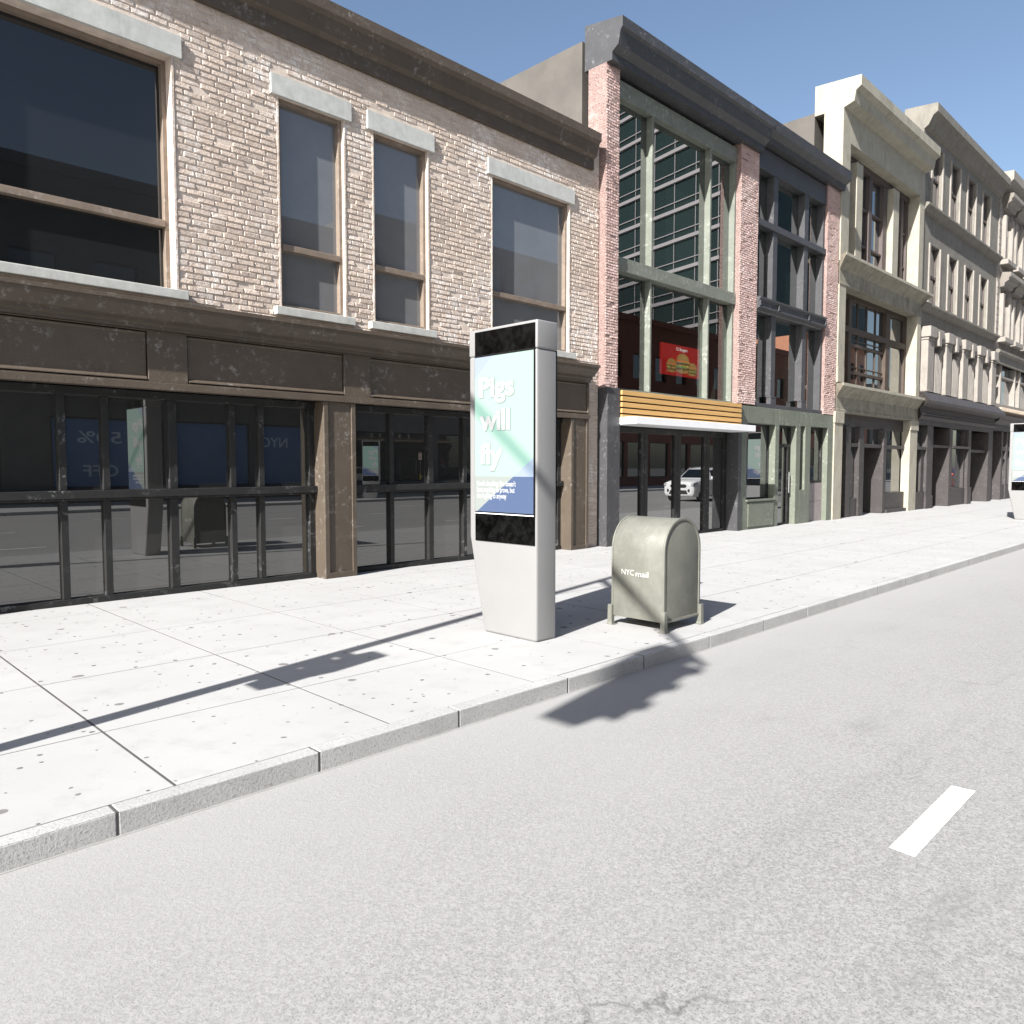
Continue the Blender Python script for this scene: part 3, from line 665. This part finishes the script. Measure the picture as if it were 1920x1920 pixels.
# ------------------------------------------------------------------ building 5: grey limestone
b5 = thing('stone_building', 'grey limestone building with fluted pilasters over a dark mauve shop cornice', 'building', (37, 10, 0))
YW = 9.9; XS = (31.56, 42.28)
wx = [32.6+2.32*k for k in range(4)]
ops = [(x, x+1.18, 7.9, 10.2) for x in wx] + [(x, x+1.18, 11.62, 13.9) for x in wx]
wall_open(MB(), XS[0], XS[1], 7.0, 14.199, YW, 10.3, ops).build('wall', MT['greystone'], b5)
core(b5, XS[0]+.05, XS[1]-.05, 10.6, 22, 15.0, MT['dark_facade'])
for x in wx:
    for z in (7.9, 11.62):
        window(b5, x, x+1.18, z, z+2.3, YW, .15, MT['mauvebrown'], MT['glass_blue'], t=.06, rails=((z+1.1, z+1.2),), fd=.05)
        for a, b in ((x-.13, x-.001), (x+1.181, x+1.3)): MB().box(a, b, YW-.05, YW-.001, z, z+2.31).build('surround', MT['whitestone'], b5)
for z in (7.55, 11.2):
    mb = MB(); mb.prism_x([(YW-.001,z),(YW-.10,z+.03),(YW-.2,z+.16),(YW-.26,z+.2),(YW-.26,z+.27),(YW-.001,z+.34)], XS[0], XS[1]); mb.build('sill_course', MT['greystone'], b5)
mb = MB(); mb.prism_x([(YW-.001,14.2),(YW-.15,14.3),(YW-.3,14.6),(YW-.45,14.7),(YW-.45,15.0),(YW+.7,15.1),(YW+.7,14.2)], XS[0], XS[1]); mb.build('cornice', MT['greystone'], b5)
# second storey: back wall with paired pilasters and heavy capitals
MB().box(XS[0], XS[1], 10.15, 10.3, 4.5, 7.0).build('recessed_wall', MT['greystone'], b5)
for g in (31.86, 34.12, 36.40, 38.68, 40.96):
    wd = .72
    mb = MB()
    mb.box(g, g+wd, 9.62, 10.15, 4.53, 6.45).box(g-.03, g+wd+.03, 9.60, 10.15, 6.4505, 6.55).box(g-.08, g+wd*.9, 9.52, 10.15, 6.5505, 6.95)
    mb.box(g-.03, g+wd+.03, 9.58, 10.15, 4.5, 4.5295)
    mb.build('pilaster', MT['whitestone'], b5, bevel=.015, seg=1)
    if g < 40:
        mb = MB(); mb.box(g+wd*.9+.001, g+1.75, 9.56, 10.15, 6.62, 6.95).box(g+1.0, g+1.3, 9.52, 9.95, 6.3, 6.86).box(g+1.751, g+2.05, 9.62, 10.15, 6.5, 6.85)
        mb.build('capital', MT['whitestone'], b5, bevel=.015, seg=1)
        mb = MB()
        for q in range(5): mb.tube((g+1.16+.17*q, 9.76, 4.53), (g+1.16+.17*q, 9.76, 6.05), .088, .088, 10)
        mb.box(g+1.04, g+1.96, 9.78, 10.15, 4.53, 6.06)
        mb.build('fluted_pilaster', MT['whitestone'], b5)
        for q in ((g+.74, g+1.03, 9.9, 10.14, 4.53, 4.75), (g+.74, g+1.03, 9.92, 10.14, 5.35, 5.45), (g+1.98, g+2.24, 9.75, 10.14, 6.1, 6.25)): MB().box(*q).build('ledge', MT['whitestone'], b5, bevel=.02, seg=1)
        MB().box(g+.73, g+2.2, 10.13, 10.149, 4.8, 6.6).build('window', MT['glass_blue'], b5)
mb = MB(); mb.prism_x([(9.9,3.25),(9.78,3.25),(9.78,3.46),(9.62,3.54),(9.62,3.585),(9.66,3.60),(9.60,3.62),(9.60,3.66),(9.70,3.70),(9.70,3.90),(9.36,4.02),(9.30,4.08),(9.30,4.12),(9.60,4.47),(9.9,4.495)], 31.62, 42.0, .9, .6, 9.9)
mb.build('shop_cornice', MT['mauve'], b5)
fr = MB()
for a, b, y0 in ((32.7,33.42,9.8),(35.5,35.9,9.78),(38.2,38.62,9.78),(41.55,42.1,9.8)): fr.box(a, b, y0, 10.6, 0, 3.2495)
fr.box(38.1, 38.7, 9.74, 9.95, 0, .75).box(32.66, 33.46, 9.77, 9.95, 0, .5)
fr.box(31.55, 32.699, 9.85, 10.1, 0, .68).box(35.901, 38.199, 9.85, 10.1, 0, .72)
fr.box(31.55, 32.699, 9.82, 10.1, 2.3, 2.42).box(35.901, 38.199, 9.75, 10.1, 2.42, 2.52).box(33.421, 35.499, 9.8, 10.1, 2.42, 2.52).box(39.0, 41.549, 9.9, 10.1, 2.3, 2.42)
fr.box(35.901, 36.1, 9.9, 10.05, .721, 2.419).box(38.0, 38.199, 9.9, 10.05, .721, 2.419).box(35.901, 36.15, 9.9, 10.05, 2.521, 3.249).box(37.95, 38.199, 9.9, 10.05, 2.521, 3.249).box(32.35, 32.699, 9.9, 10.05, .681, 2.299)
sf = fr.build('shopfront', MT['mauve'], b5, bevel=.008, seg=1)
for q in ((31.57,32.72), (35.88,38.22)): MB().box(*q, 10.03, 10.045, .68, 3.24).build('pane', MT['glass_blue'], sf)
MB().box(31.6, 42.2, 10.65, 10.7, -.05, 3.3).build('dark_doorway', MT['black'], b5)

# ------------------------------------------------------------------ building 6: pale carved stone at the right edge
b6 = thing('stone_building', 'pale carved stone building with hooded windows, the last one in the row', 'building', (48, 10, 0))
XA, XB = 42.3, 57.0; YB = 9.88
bx = [43.1+2.05*k for k in range(7)]
ops = [(x, x+.95, 7.95, 10.2) for x in bx if x+1 < XB] + [(x, x+.95, 11.6, 13.8) for x in bx if x+1 < XB]
wall_open(MB(), XA, XB, 7.2, 14.599, YB, 10.4, ops).build('wall', MT['whitestone'], b6)
core(b6, XA+.05, XB, 10.6, 22, 15.4, MT['dark_facade'])
for x in bx:
    if x+1 > XB: continue
    for z in (7.95, 11.6):
        window(b6, x, x+.95, z, z+2.25, YB, .3, MT['mauvebrown'], MT['glass_blue'], t=.06, rails=((z+1.08, z+1.16),), fd=.1)
        for a, b in ((x-.32, x-.02), (x+.97, x+1.27)): MB().box(a, b, YB-.2, YB-.001, z-.1, z+1.95).build('window_column', MT['whitestone'], b6, bevel=.02, seg=1)
        mb = MB(); mb.prism_x([(YB-.001,z+2.28),(YB-.2,z+2.28),(YB-.25,z+2.45),(YB-.42,z+2.52),(YB-.42,z+2.62),(YB-.52,z+2.68),(YB-.52,z+2.85),(YB-.001,z+2.98)], x-.22, x+1.17, .6, .6, YB); mb.build('window_hood', MT['whitestone'], b6)
        mb = MB(); mb.box(x-.35, x+1.3, YB-.34, YB-.001, z-.35, z-.11); mb.build('window_sill', MT['whitestone'], b6, bevel=.02, seg=1)
for x in [XA+.02] + [q+1.3 for q in bx[:-1]]:
    for z0 in (7.9, 11.5):
        mb = MB().box(x+.01, x+.41, YB-.012, YB-.001, z0, z0+2.5)
        for k in range(8): mb.box(x, x+.42, YB-.035, YB-.0125, z0+.32*k, z0+.32*k+.29)
        mb.build('rusticated_pier', MT['whitestone'], b6)
mb = MB(); mb.prism_x([(YB-.001,6.6),(YB-.12,6.6),(YB-.12,7.0),(YB-.25,7.1),(YB-.25,7.2),(YB-.001,7.27)], XA, XB); mb.build('lintel_course', MT['greystone'], b6)
mb = MB(); mb.prism_x([(YB-.001,14.6),(YB-.3,14.8),(YB-.55,15.0),(YB-.55,15.4),(YB+.72,15.5),(YB+.72,14.6)], XA, XB); mb.build('cornice', MT['whitestone'], b6)
fr = MB(); fr.box(XA, XB, YB-.02, 10.2, 4.55, 4.72)
for k, x in enumerate([XA, 43.55, 46.4, 47.4, 50.0, 51.2, 54, 55.2, 56.8]): fr.box(x, x+.2, YB-.02, 10.2, 4.721, 6.599)
fr.box(XA+.2, XB, YB+.03, 10.18, 6.0, 6.1)
w = fr.build('window', MT['whitestone'], b6, bevel=.01, seg=1); MB().box(XA+.05, XB, 10.1, 10.115, 4.7, 6.6).build('pane', MT['glass_up'], w)
mb = MB()
for k in range(40): mb.prism_x([(YB-.02,4.22),(YB-.32,4.42),(YB-.32,4.5),(YB-.02,4.5)], XA+.5+.36*k, XA+.66+.36*k)
mb.box(XA+.3, XB, YB-.02, 10.2, 4.15, 4.549)
mb.build('bracket_course', paint('brown_bracket_stone', (.34,.28,.22), .7, .2), b6)
mb = MB(); mb.prism_x([(YB+.3,3.4),(YB-.05,3.4),(YB-.05,3.7),(YB-.3,3.85),(YB-.35,4.0),(YB-.35,4.1),(YB+.3,4.149)], XA+.02, XB); mb.build('shop_cornice', MT['mauve'], b6)
fr = MB()
for a in (42.35, 44.3, 45.3, 46.4, 48.2, 50.0, 52.2, 54.4, 56.4): fr.box(a, a+.3, YB, 10.8, 0, 3.3995)
fr.box(44.6, XB, YB+.05, 10.3, 0, .75).box(44.6, XB, YB+.03, 10.3, 2.45, 2.65)
sf = fr.build('shopfront', MT['mauve'], b6, bevel=.008, seg=1)
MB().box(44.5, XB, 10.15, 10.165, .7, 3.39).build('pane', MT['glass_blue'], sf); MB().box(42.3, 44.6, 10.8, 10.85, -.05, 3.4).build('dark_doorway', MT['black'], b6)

# ------------------------------------------------------------------ kiosks
kio = thing('information_kiosk', 'tall silver information kiosk with a pale green advert, standing beside the mailbox', 'kiosk', (5.333, 5.335, 0), 'information kiosks along the street', local=True)
def inset_poly(d): return [(-.465+d*0-.0, 0), (.255, 0), (.465, .95), (.465, 2.743), (-.465, 2.743)]
body = MB().extrude(inset_poly(0), 0, -.142, .142).build('body', MT['alu'], kio, bevel=.028, seg=4, smooth=True)
MB().extrude([(-.472,2.738),(.465,2.738),(.465,3.0),(-.472,3.0)], 0, -.1428, .1428).build('cap', MT['alu'], kio, bevel=.016, seg=4, smooth=True)
for sx, nm in ((-1, 'front'), (1, 'rear')):
    p = MB(); xx = sorted((sx*.143, sx*.1525)); p.box(xx[0], xx[1], -.449, .368, .912, 2.972)
    pn = p.build('display_panel', MT['smudge'], kio, bevel=.002, seg=1)
    b = MB(); xx = sorted((sx*.1527, sx*.1545)); b.box(xx[0], xx[1], -.452, .368, 1.188, 2.742); b.build('screen_bezel', MT['bezel'], pn)
    if sx > 0: continue
    X = -.1556
    def P(Y, z): return (X, Y-5.335, z)
    YL, YR, ZB, ZT, ZM = 5.70, 4.897, 1.208, 2.722, 1.555
    sl = lambda Y: 1.215 + (5.658-Y)/(5.658-4.897)*(1.734-1.215)     # rising edge of the blue corner
    yat = lambda z: 5.658 - (z-1.215)/(1.734-1.215)*(5.658-4.897)
    s = MB()
    s.add([P(YL,ZT),P(5.446,ZT),P(YL,2.512)], [(0,1,2)], 1)
    s.add([P(5.446,ZT),P(YR,ZT),P(YR,1.734),P(yat(ZM),ZM),P(YL,ZM),P(YL,2.512)], [(0,1,2,3,4,5)], 0)
    s.add([P(YR,1.734),P(YR,ZM),P(yat(ZM),ZM)], [(0,1,2)], 1)
    s.add([P(YL,ZM),P(yat(ZM),ZM),P(yat(ZB),ZB),P(YL,ZB)], [(0,1,2,3)], 2)
    s.add([P(yat(ZM),ZM),P(YR,ZM),P(YR,ZB),P(yat(ZB),ZB)], [(0,1,2,3)], 3)
    scn = s.build('screen', [SC['mint'], SC['blue'], SC['dimmint'], SC['navy']], pn, flip=False)
    for off, dx, mat, X in ((.048, .0, 'shade', -.1562), (.032, .0, 'text', -.1568)):
        t = MB()
        for txt, yl, wd, zb, ch in (('Pigs', 5.638, .485, 2.335, .195), ('will', 5.630, .425, 2.012, .20), ('fly', 5.632, .325, 1.682, .20)):
            put_text(t, txt, lambda x, y: (X, yl-5.335-x-(.004 if mat == 'shade' else 0), zb+y-(.006 if mat == 'shade' else 0)), off, width=wd*(1.02 if mat == 'shade' else 1), height=ch*(1.02 if mat == 'shade' else 1))
        t.build('headline' if mat == 'text' else 'headline_shadow', SC[mat], scn, flip=False)
    t = MB()
    for txt, wd, zb in (("Here's the thing: She doesn't", .545, 1.462), ("have anything to prove, but", .53, 1.402), ("she is going to anyway", .42, 1.342)):
        put_text(t, txt, lambda x, y: (-.1568, 5.672-5.335-x, zb+y), .02, width=wd, height=.052)
    t.build('small_print', SC['text'], scn, flip=False)
    tr = MB(); x0, x1 = -.1575, -.1528
    tr.box(x0, x1, -.443, .3655, 1.186, 1.1945); tr.build('screen_trim', MT['whiteline'], pn)
k2 = copy_tree(kio); k2.location = (28.3, 5.60, 0); k2['label'] = 'far information kiosk down the sidewalk near the carved stone building'
k3 = copy_tree(kio); k3.location = (23.3, -13.35, 0); k3.rotation_euler = (0, 0, R(-55)); k3['label'] = 'information kiosk across the street, seen only as a reflection in the shop glass'

# ------------------------------------------------------------------ mailbox
mx = thing('mailbox', 'olive grey arched street mailbox on four short legs at the kerb', 'mailbox', (6.725, 4.59, 0), local=True)
def arch(r, zc, z0, n=22): return [(r, z0)] + [(r*math.cos(math.pi*i/n), zc+r*math.sin(math.pi*i/n)) for i in range(n+1)] + [(-r, z0)]
MB().extrude(arch(.326, .80, .095), 1, -.318, .318).build('box_body', MT['mailpaint'], mx, bevel=.004, seg=2, smooth=True)
for y in (-.326, .306):
    o = arch(.336, .80, .088); i = arch(.305, .80, .118); n = len(o); mb = MB()
    vs = [(p, y, q) for p, q in o] + [(p, y, q) for p, q in i] + [(p, y+.02, q) for p, q in o] + [(p, y+.02, q) for p, q in i]
    fs = []
    for a in range(n):
        b = (a+1) % n
        fs += [(a, b, n+b, n+a), (2*n+a, 3*n+a, 3*n+b, 2*n+b), (a, 2*n+a, 2*n+b, b), (n+a, n+b, 3*n+b, 3*n+a)]
    mb.add(vs, fs); mb.build('rim', MT['mailpaint'], mx, bevel=.004, seg=2, smooth=True)
for sx in (-1, 1):
    for sy in (-1, 1):
        mb = MB(); cx, cy = sx*.315, sy*.312
        a = .027
        vs = []
        for z, k in ((0., 1.25), (.03, 1.), (.21, .92)):
            for dx, dy in ((-a,-a),(a,-a),(a,a),(-a,a)): vs.append((cx+dx*k+sx*.022, cy+dy*k+sy*.016, z))
        fs = [(3,2,1,0),(8,9,10,11)]
        for l in (0, 4):
            for i in range(4): fs.append((l+i, l+(i+1)%4, l+4+(i+1)%4, l+4+i))
        mb.add(vs, fs); mb.box(cx-.045+sx*.012, cx+.045+sx*.012, cy-.045+sy*.008, cy+.045+sy*.008, 0, .006)
        mb.build('leg', MT['mailpaint'], mx, bevel=.004, seg=1)
tm = MB(); put_text(tm, 'NYC', lambda x, y: (-.3285, 4.79-4.59-x, .563-.025+y), .0, width=.155, height=.06); tm.build('lettering', MT['lettering'], mx, flip=False)
tm = MB(); put_text(tm, 'mail', lambda x, y: (-.3285, 4.612-4.59-x, .563-.03+y), .004, width=.155, height=.06); tm.build('lettering', MT['lettering'], mx, flip=False)

# ------------------------------------------------------------------ signal pole that stands behind the left frame edge
px, py = -.4, 4.955
sgp = thing('traffic_signal_pole', 'steel traffic signal pole with a diagonal mast arm, its shadow crossing the sidewalk', 'traffic signal', (px, py, 0))
MB().tube((px,py,0), (px,py,7.9), .078, .06, 16).build('pole', MT['galv'], sgp, smooth=True)
MB().tube((px,py,0), (px,py,.35), .17, .11, 8).build('pole_base', MT['galv'], sgp)
tip = (px-3.45, py-3.5, 6.95)
mb = MB(); mb.tube((px,py,6.62), tip, .055, .04, 12); mb.build('mast_arm', MT['galv'], sgp, smooth=True)
sx, sy = px-3.46, py-3.2
sg = MB().box(sx-.18, sx+.18, sy-.14, sy+.19, 5.6, 6.98).build('traffic_light', MT['trafficgreen'], sgp, bevel=.02)
for k, (z, lm) in enumerate(((6.68,'lens_red'),(6.28,'lens_amber'),(5.88,'lens_green'))):
    MB().tube((sx,sy-.14,z), (sx,sy-.15,z), .15, .15, 18).build('lens', MT[lm], sg)
    mb = MB(); n = 14; vs = []; fs = []
    for i in range(n+1):
        t = R(-25 + 230*i/n)
        vs += [(sx+.175*math.cos(t), sy-.14, z+.175*math.sin(t)), (sx+.175*math.cos(t), sy-.33, z+.175*math.sin(t)), (sx+.165*math.cos(t), sy-.14, z+.165*math.sin(t)), (sx+.165*math.cos(t), sy-.33, z+.165*math.sin(t))]
    for i in range(n):
        a = 4*i; b = a+4; fs += [(a,b,b+1,a+1),(a+2,a+3,b+3,b+2),(a+1,b+1,b+3,a+3),(a,a+2,b+2,b)]
    fs += [(0,1,3,2),(4*n,4*n+2,4*n+3,4*n+1)]
    mb.add(vs, fs).build('visor', MT['trafficgreen'], sg)
ps = MB().box(px-.12, px+.12, py-.41, py-.17, 2.58, 3.04).box(px-.05, px+.05, py-.17, py, 2.88, 2.96).box(px-.05, px+.05, py-.17, py, 2.60, 2.80).build('pedestrian_signal', MT['trafficgreen'], sgp, bevel=.012)
MB().box(px-.1, px+.1, py-.36, py-.12, 2.24, 2.56).box(px-.04, px+.04, py-.12, py, 2.28, 2.54).build('control_box', MT['trafficgreen'], sgp, bevel=.012)

# ------------------------------------------------------------------ cars seen in the shop glass
def make_car(label, group, paintmat):
    c = thing('parked_car', label, 'car', (0,0,0), group, local=True)
    st = [(0.0,.36,.60,.60,.74,.84,.70,.92,.46),(.07,.27,.78,.60,.88,.96,.80,1.02,.52),(.55,.24,.86,.62,.94,1.05,.87,1.10,.62),(1.2,.24,.88,.62,.95,1.09,.89,1.16,.68),
          (1.9,.24,.88,.62,.95,1.11,.90,1.66,.62),(2.8,.24,.88,.62,.95,1.13,.90,1.74,.63),(3.8,.24,.88,.64,.95,1.15,.89,1.70,.61),(4.35,.27,.86,.66,.93,1.15,.87,1.32,.64),(4.6,.36,.72,.66,.82,1.05,.78,1.10,.62)]
    m = MB(); rows = []
    for x, zb, wb, zm, wm, zt, wt, zr, wr in st:
        half = [(wb, zb), (wm, zm-.18), (wm, zm+.12), (wt, zt), (wr, zr)]
        pts = [(x, -w, z) for w, z in half][::1] + [(x, w, z) for w, z in half][::-1]
        rows.append(pts)
    n = 10
    m.v = [p for r in rows for p in r]
    for i in range(len(rows)-1):
        for j in range(n): m.f.append((i*n+j, i*n+(j+1) % n, (i+1)*n+(j+1) % n, (i+1)*n+j))
    m.f.append(tuple(range(n))); m.f.append(tuple(range((len(rows)-1)*n+n-1, (len(rows)-1)*n-1, -1))); m.m = [0]*len(m.f)
    b = m.build('body', paintmat, c, bevel=.03, seg=2, smooth=True)
    def lerp(s0, s1, t): return [a+(q-a)*t for a, q in zip(s0, s1)]
    # windscreen
    a = lerp(st[3], st[4], .06); e = lerp(st[3], st[4], .92); d = .014
    g = MB(); g.add([(a[0]-d,-a[8]*.97,a[7]+d),(a[0]-d,a[8]*.97,a[7]+d),(e[0]-d,e[8]*.9,e[7]+d),(e[0]-d,-e[8]*.9,e[7]+d)], [(0,1,2,3)]); g.build('windscreen', MT['carglass'], c, flip=False)
    for s in (-1, 1):
        for xa, xb in ((1.75,2.72),(2.82,3.62),(3.7,4.12)):
            def pt(x, top):
                for p, q in zip(st[:-1], st[1:]):
                    if p[0] <= x <= q[0]:
                        r = lerp(p, q, (x-p[0])/(q[0]-p[0])); w0, z0, w1, z1 = r[6], r[5], r[8], r[7]
                        t = .88 if top else .1
                        return (x, s*(w0+(w1-w0)*t+.012), z0+(z1-z0)*t+.004)
            g = MB(); g.add([pt(xa,0),pt(xb,0),pt(xb,1),pt(xa+.12,1)], [(0,1,2,3)]); g.build('side_window', MT['carglass'], c, flip=False)
        hb = MB(); hb.extrude([(.0,.80),(.30,.88),(.42,.97),(.34,1.0),(.03,.92)], 1, s*.74-.13, s*.74+.13); hb.build('headlight', MT['lamp'], c, bevel=.01)
        MB().tube((-.01,s*.64,.56),(.06,s*.62,.56),.085,.085,14).build('fog_lamp', MT['plastic'], c)
        MB().box(1.55,1.75,min(s*.93,s*1.1),max(s*.93,s*1.1),1.12,1.28).build('wing_mirror', paintmat, c, bevel=.03, seg=3, smooth=True)
        MB().tube((1.95,s*.58,1.72),(3.9,s*.57,1.78),.018,.018,8).build('roof_rail', MT['galv'], c)
        for xw in (.85, 3.55):
            w = MB().tube((xw,s*.70,.345),(xw,s*.945,.345),.345,.345,28).build('wheel', MT['rubber'], c, bevel=.03, seg=2, smooth=True)
            rmb = MB().tube((xw,s*.94,.345),(xw,s*.955,.345),.22,.22,20)
            for q in range(5):
                t = 2*math.pi*q/5; rmb.box(xw-.03+.1*math.cos(t), xw+.03+.1*math.cos(t), min(s*.95,s*.965), max(s*.95,s*.965), .315+.1*math.sin(t), .375+.1*math.sin(t))
            rmb.build('rim', MT['rim'], w)
            MB().tube((xw,s*.90,.36),(xw,s*.936,.36),.40,.40,28).build('wheel_arch', MT['plastic'], c)
    gr = MB(); gr.extrude([(-.42,.70),(.42,.70),(.50,.80),(.40,.88),(-.40,.88),(-.50,.80)], 0, -.014, .1); gr.build('grille', MT['plastic'], c, bevel=.008)
    lo = MB(); lo.extrude([(-.56,.38),(.56,.38),(.48,.58),(-.48,.58)], 0, -.012, .1); lo.build('lower_grille', MT['plastic'], c, bevel=.008)
    return c
car = make_car('white sport utility car parked across the road, mirrored in the glass doors', 'cars parked along the street', MT['carwhite']); car.location = (33.5, -1.25, -.12)
def repaint(c, m):
    for ch in c.children:
        if ch.type == 'MESH' and ch.name.split('.')[0] in ('body', 'wing_mirror'):
            ch.data = ch.data.copy(); ch.data.materials[0] = m
c2 = copy_tree(car); c2.location = (44.5, -1.5, -.12); c2['label'] = 'dark grey car behind the white one, mirrored in the green shop door'; repaint(c2, MT['cardark'])
c3 = copy_tree(car); c3.location = (61.5, 1.9, -.12); c3['label'] = 'red car farther up the street, mirrored in the mauve shop window'; repaint(c3, MT['carred'])

# ------------------------------------------------------------------ sign post and striped marker up the street
sp_ = thing('sign_post', 'thin parking sign post with a white and red plate and yellow base sleeve', 'street sign', (48.3, 4.25, 0))
MB().tube((48.3,4.25,0),(48.3,4.25,3.2),.028,.028,10).build('post', MT['galv'], sp_); MB().tube((48.3,4.25,0),(48.3,4.25,.95),.075,.06,12).build('post_sleeve', MT['yellow'], sp_)
pl = MB().box(48.255,48.27,3.96,4.5,2.35,3.05).build('sign_plate', MT['signwhite'], sp_)
mb = MB()
for k in range(5): mb.box(48.248,48.2545,4.02,4.44,2.43+.125*k,2.475+.125*k)
mb.build('sign_stripe', MT['signred'], pl)
mk = thing('construction_marker', 'orange and white striped construction marker with a yellow plate on top', 'road marker', (61., 4.4, 0))
mp = MB()
for k in range(5): mp.box(61.0,61.06,4.15,4.65,.35+.4*k,.35+.4*(k+1)-.001, k % 2)
mp.build('striped_panel', [MT['orange'], MT['signwhite']], mk); MB().box(60.98,61.05,4.05,4.4,2.42,2.85).build('marker_plate', MT['yellow'], mk); MB().box(60.7,61.3,4.1,4.7,0,.1).build('marker_base', MT['rubber'], mk); MB().tube((61.03,4.4,.1),(61.03,4.4,2.6),.03,.03,8).build('post', MT['galv'], mk)

# ------------------------------------------------------------------ the far side of the street (mirrored in the glass)
FY = -18.2
def far_block(label, x0, x1, h, wall, gm, films=None, depth=9., shops=None):
    r = thing('opposite_building', label, 'building', ((x0+x1)/2, FY, 0))
    n = max(2, int((x1-x0)/3.1)); st = (x1-x0)/n
    gops = shops or [(x0+st*k+.22, x0+st*(k+1)-.22, .75, 3.75) for k in range(n)]
    uops = [(x0+st*k+.75, x0+st*(k+1)-.75, z, z+2.1) for k in range(n) for z in [5.4+3.6*q for q in range(8)] if z+2.8 < h]
    wall_open(MB(), x0, x1, 0, h, FY-.5, FY, gops+uops).build('wall', wall, r)
    MB().box(x0, x1, FY-depth, FY-.5, -.1, h-.3).build('rear_wall', wall, r)
    for k, (a, b, z0, z1) in enumerate(gops):
        w = frame(a, b, z0, z1, FY-.2, FY-.1, .07).build('shop_window', MT['darkmetal'], r)
        film = films is not None and k in films
        MB().box(a+.05, b-.05, FY-.17, FY-.16, z0+.05, z1-.05).build('pane', MT['bluefilm'] if film else gm, w)
        if film:
            for txt, xc, zc, wd in films[k]:
                t = MB(); put_text(t, txt, lambda x, y: (xc+wd/2-x, FY-.155, zc+y), .01, width=wd, height=.55); t.build('window_lettering', MT['filmtext'], w, flip=False)
    for a, b, z0, z1 in uops:
        w = frame(a, b, z0, z1, FY-.3, FY-.2, .06).build('window', MT['darkmetal'], r); MB().box(a+.03, b-.03, FY-.27, FY-.26, z0+.03, z1-.03).build('pane', gm, w)
    MB().box(x0, x1, FY-.4, FY+.25, h, h+.5).build('parapet', wall, r)
    return r
far_block('dark stone shop across the street with blue filmed windows reading 50% OFF and NYC', -6, 24.6, 14.5, MT['dark_facade'], MT['glass'],
          {2: [('50%', 11.75, 2.75, 1.9), ('OFF', 11.75, 1.2, 1.5)], 3: [], 4: [('NYC', 20.5, 2.7, 1.5)]},
          shops=[(-5.5,-1,.75,3.75),(0,7.8,.75,3.9),(9.7,14.6,.66,3.9),(15.1,19.0,.66,3.9),(19.4,22.7,.66,3.9)])
far_block('grey stone block across the street between the dark shop and the red brick', 24.6, 45.5, 16.0, MT['grey_facade'], MT['glass'])
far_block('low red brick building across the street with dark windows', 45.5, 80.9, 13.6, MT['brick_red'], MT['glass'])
far_block('taller red brick building across the street with a sunlit side wall', 82.2, 104, 16.4, MT['brick_red_lit'], MT['glass'])
far_block('pale stone block at the far end of the opposite side', 105, 140, 12.0, MT['greystone'], MT['glass'])
# glass tower behind them, side on to the street
tw = thing('glass_tower', 'dark green glass tower with white floor bands behind the brick buildings opposite', 'tower', (84, -28.5, 0), local=True); tw.rotation_euler = (0, 0, R(13))
MB().box(0, 30, -19, 0, 0, 52).build('glass_facade', MT['tower_glass'], tw)
for k in range(13):
    z = 4+3.75*k
    fb = MB().box(-.35, -.001, -19, .2, z, z+.42).build('floor_band', MT['tower_white'], tw); MB().box(-.2, -.0005, -19, .2, z+1.25, z+1.35).build('rail', MT['tower_white'], fb)
for k in range(6): MB().box(-.12, -.0002, -19+3.75*k, -19+3.75*k+.1, 0, 52).build('mullion', MT['tower_white'], tw)

# ------------------------------------------------------------------ light
sd = Vector((1, .215, -.72)).normalized()
EL = math.asin(.72/Vector((1,.215,.72)).length)
sun = bpy.data.lights.new('sun', 'SUN'); sun.energy = 5.; sun.angle = R(.55); sun.color = (1., .975, .94)
so = bpy.data.objects.new('sun', sun); C.objects.link(so); so.rotation_euler = sd.to_track_quat('-Z', 'Y').to_euler(); so.location = (-20, -4, 20)
w = bpy.data.worlds.new('World'); scene.world = w; w.use_nodes = True; nt = w.node_tree
sk = nt.nodes.new('ShaderNodeTexSky'); sk.sky_type = 'NISHITA'; sk.sun_disc = False; sk.sun_elevation = EL
sk.sun_rotation = math.atan2(-1, -.215) % (2*math.pi); sk.altitude = 20; sk.air_density = 1.; sk.dust_density = 1.6; sk.ozone_density = 1.
bgn = nt.nodes['Background']; nt.links.new(sk.outputs[0], bgn.inputs['Color']); bgn.inputs['Strength'].default_value = .066

# ------------------------------------------------------------------ camera
cd = bpy.data.cameras.new('camera'); co = bpy.data.objects.new('camera', cd); C.objects.link(co); scene.camera = co
cd.sensor_width = 36; cd.lens = 1440/1920*36; cd.clip_start = .05; cd.clip_end = 2000
co.location = (0, 0, 1.65)
fw = Vector((math.cos(R(45))*math.cos(R(3.38)), math.sin(R(45))*math.cos(R(3.38)), -math.sin(R(3.38))))
co.rotation_euler = fw.to_track_quat('-Z', 'Y').to_euler()
vs = scene.view_settings; vs.view_transform = 'Standard'; vs.look = 'None'; vs.exposure = 1.37; vs.gamma = 1
for o in list(C.objects):
    if 'localmesh' in o.keys(): del o['localmesh']
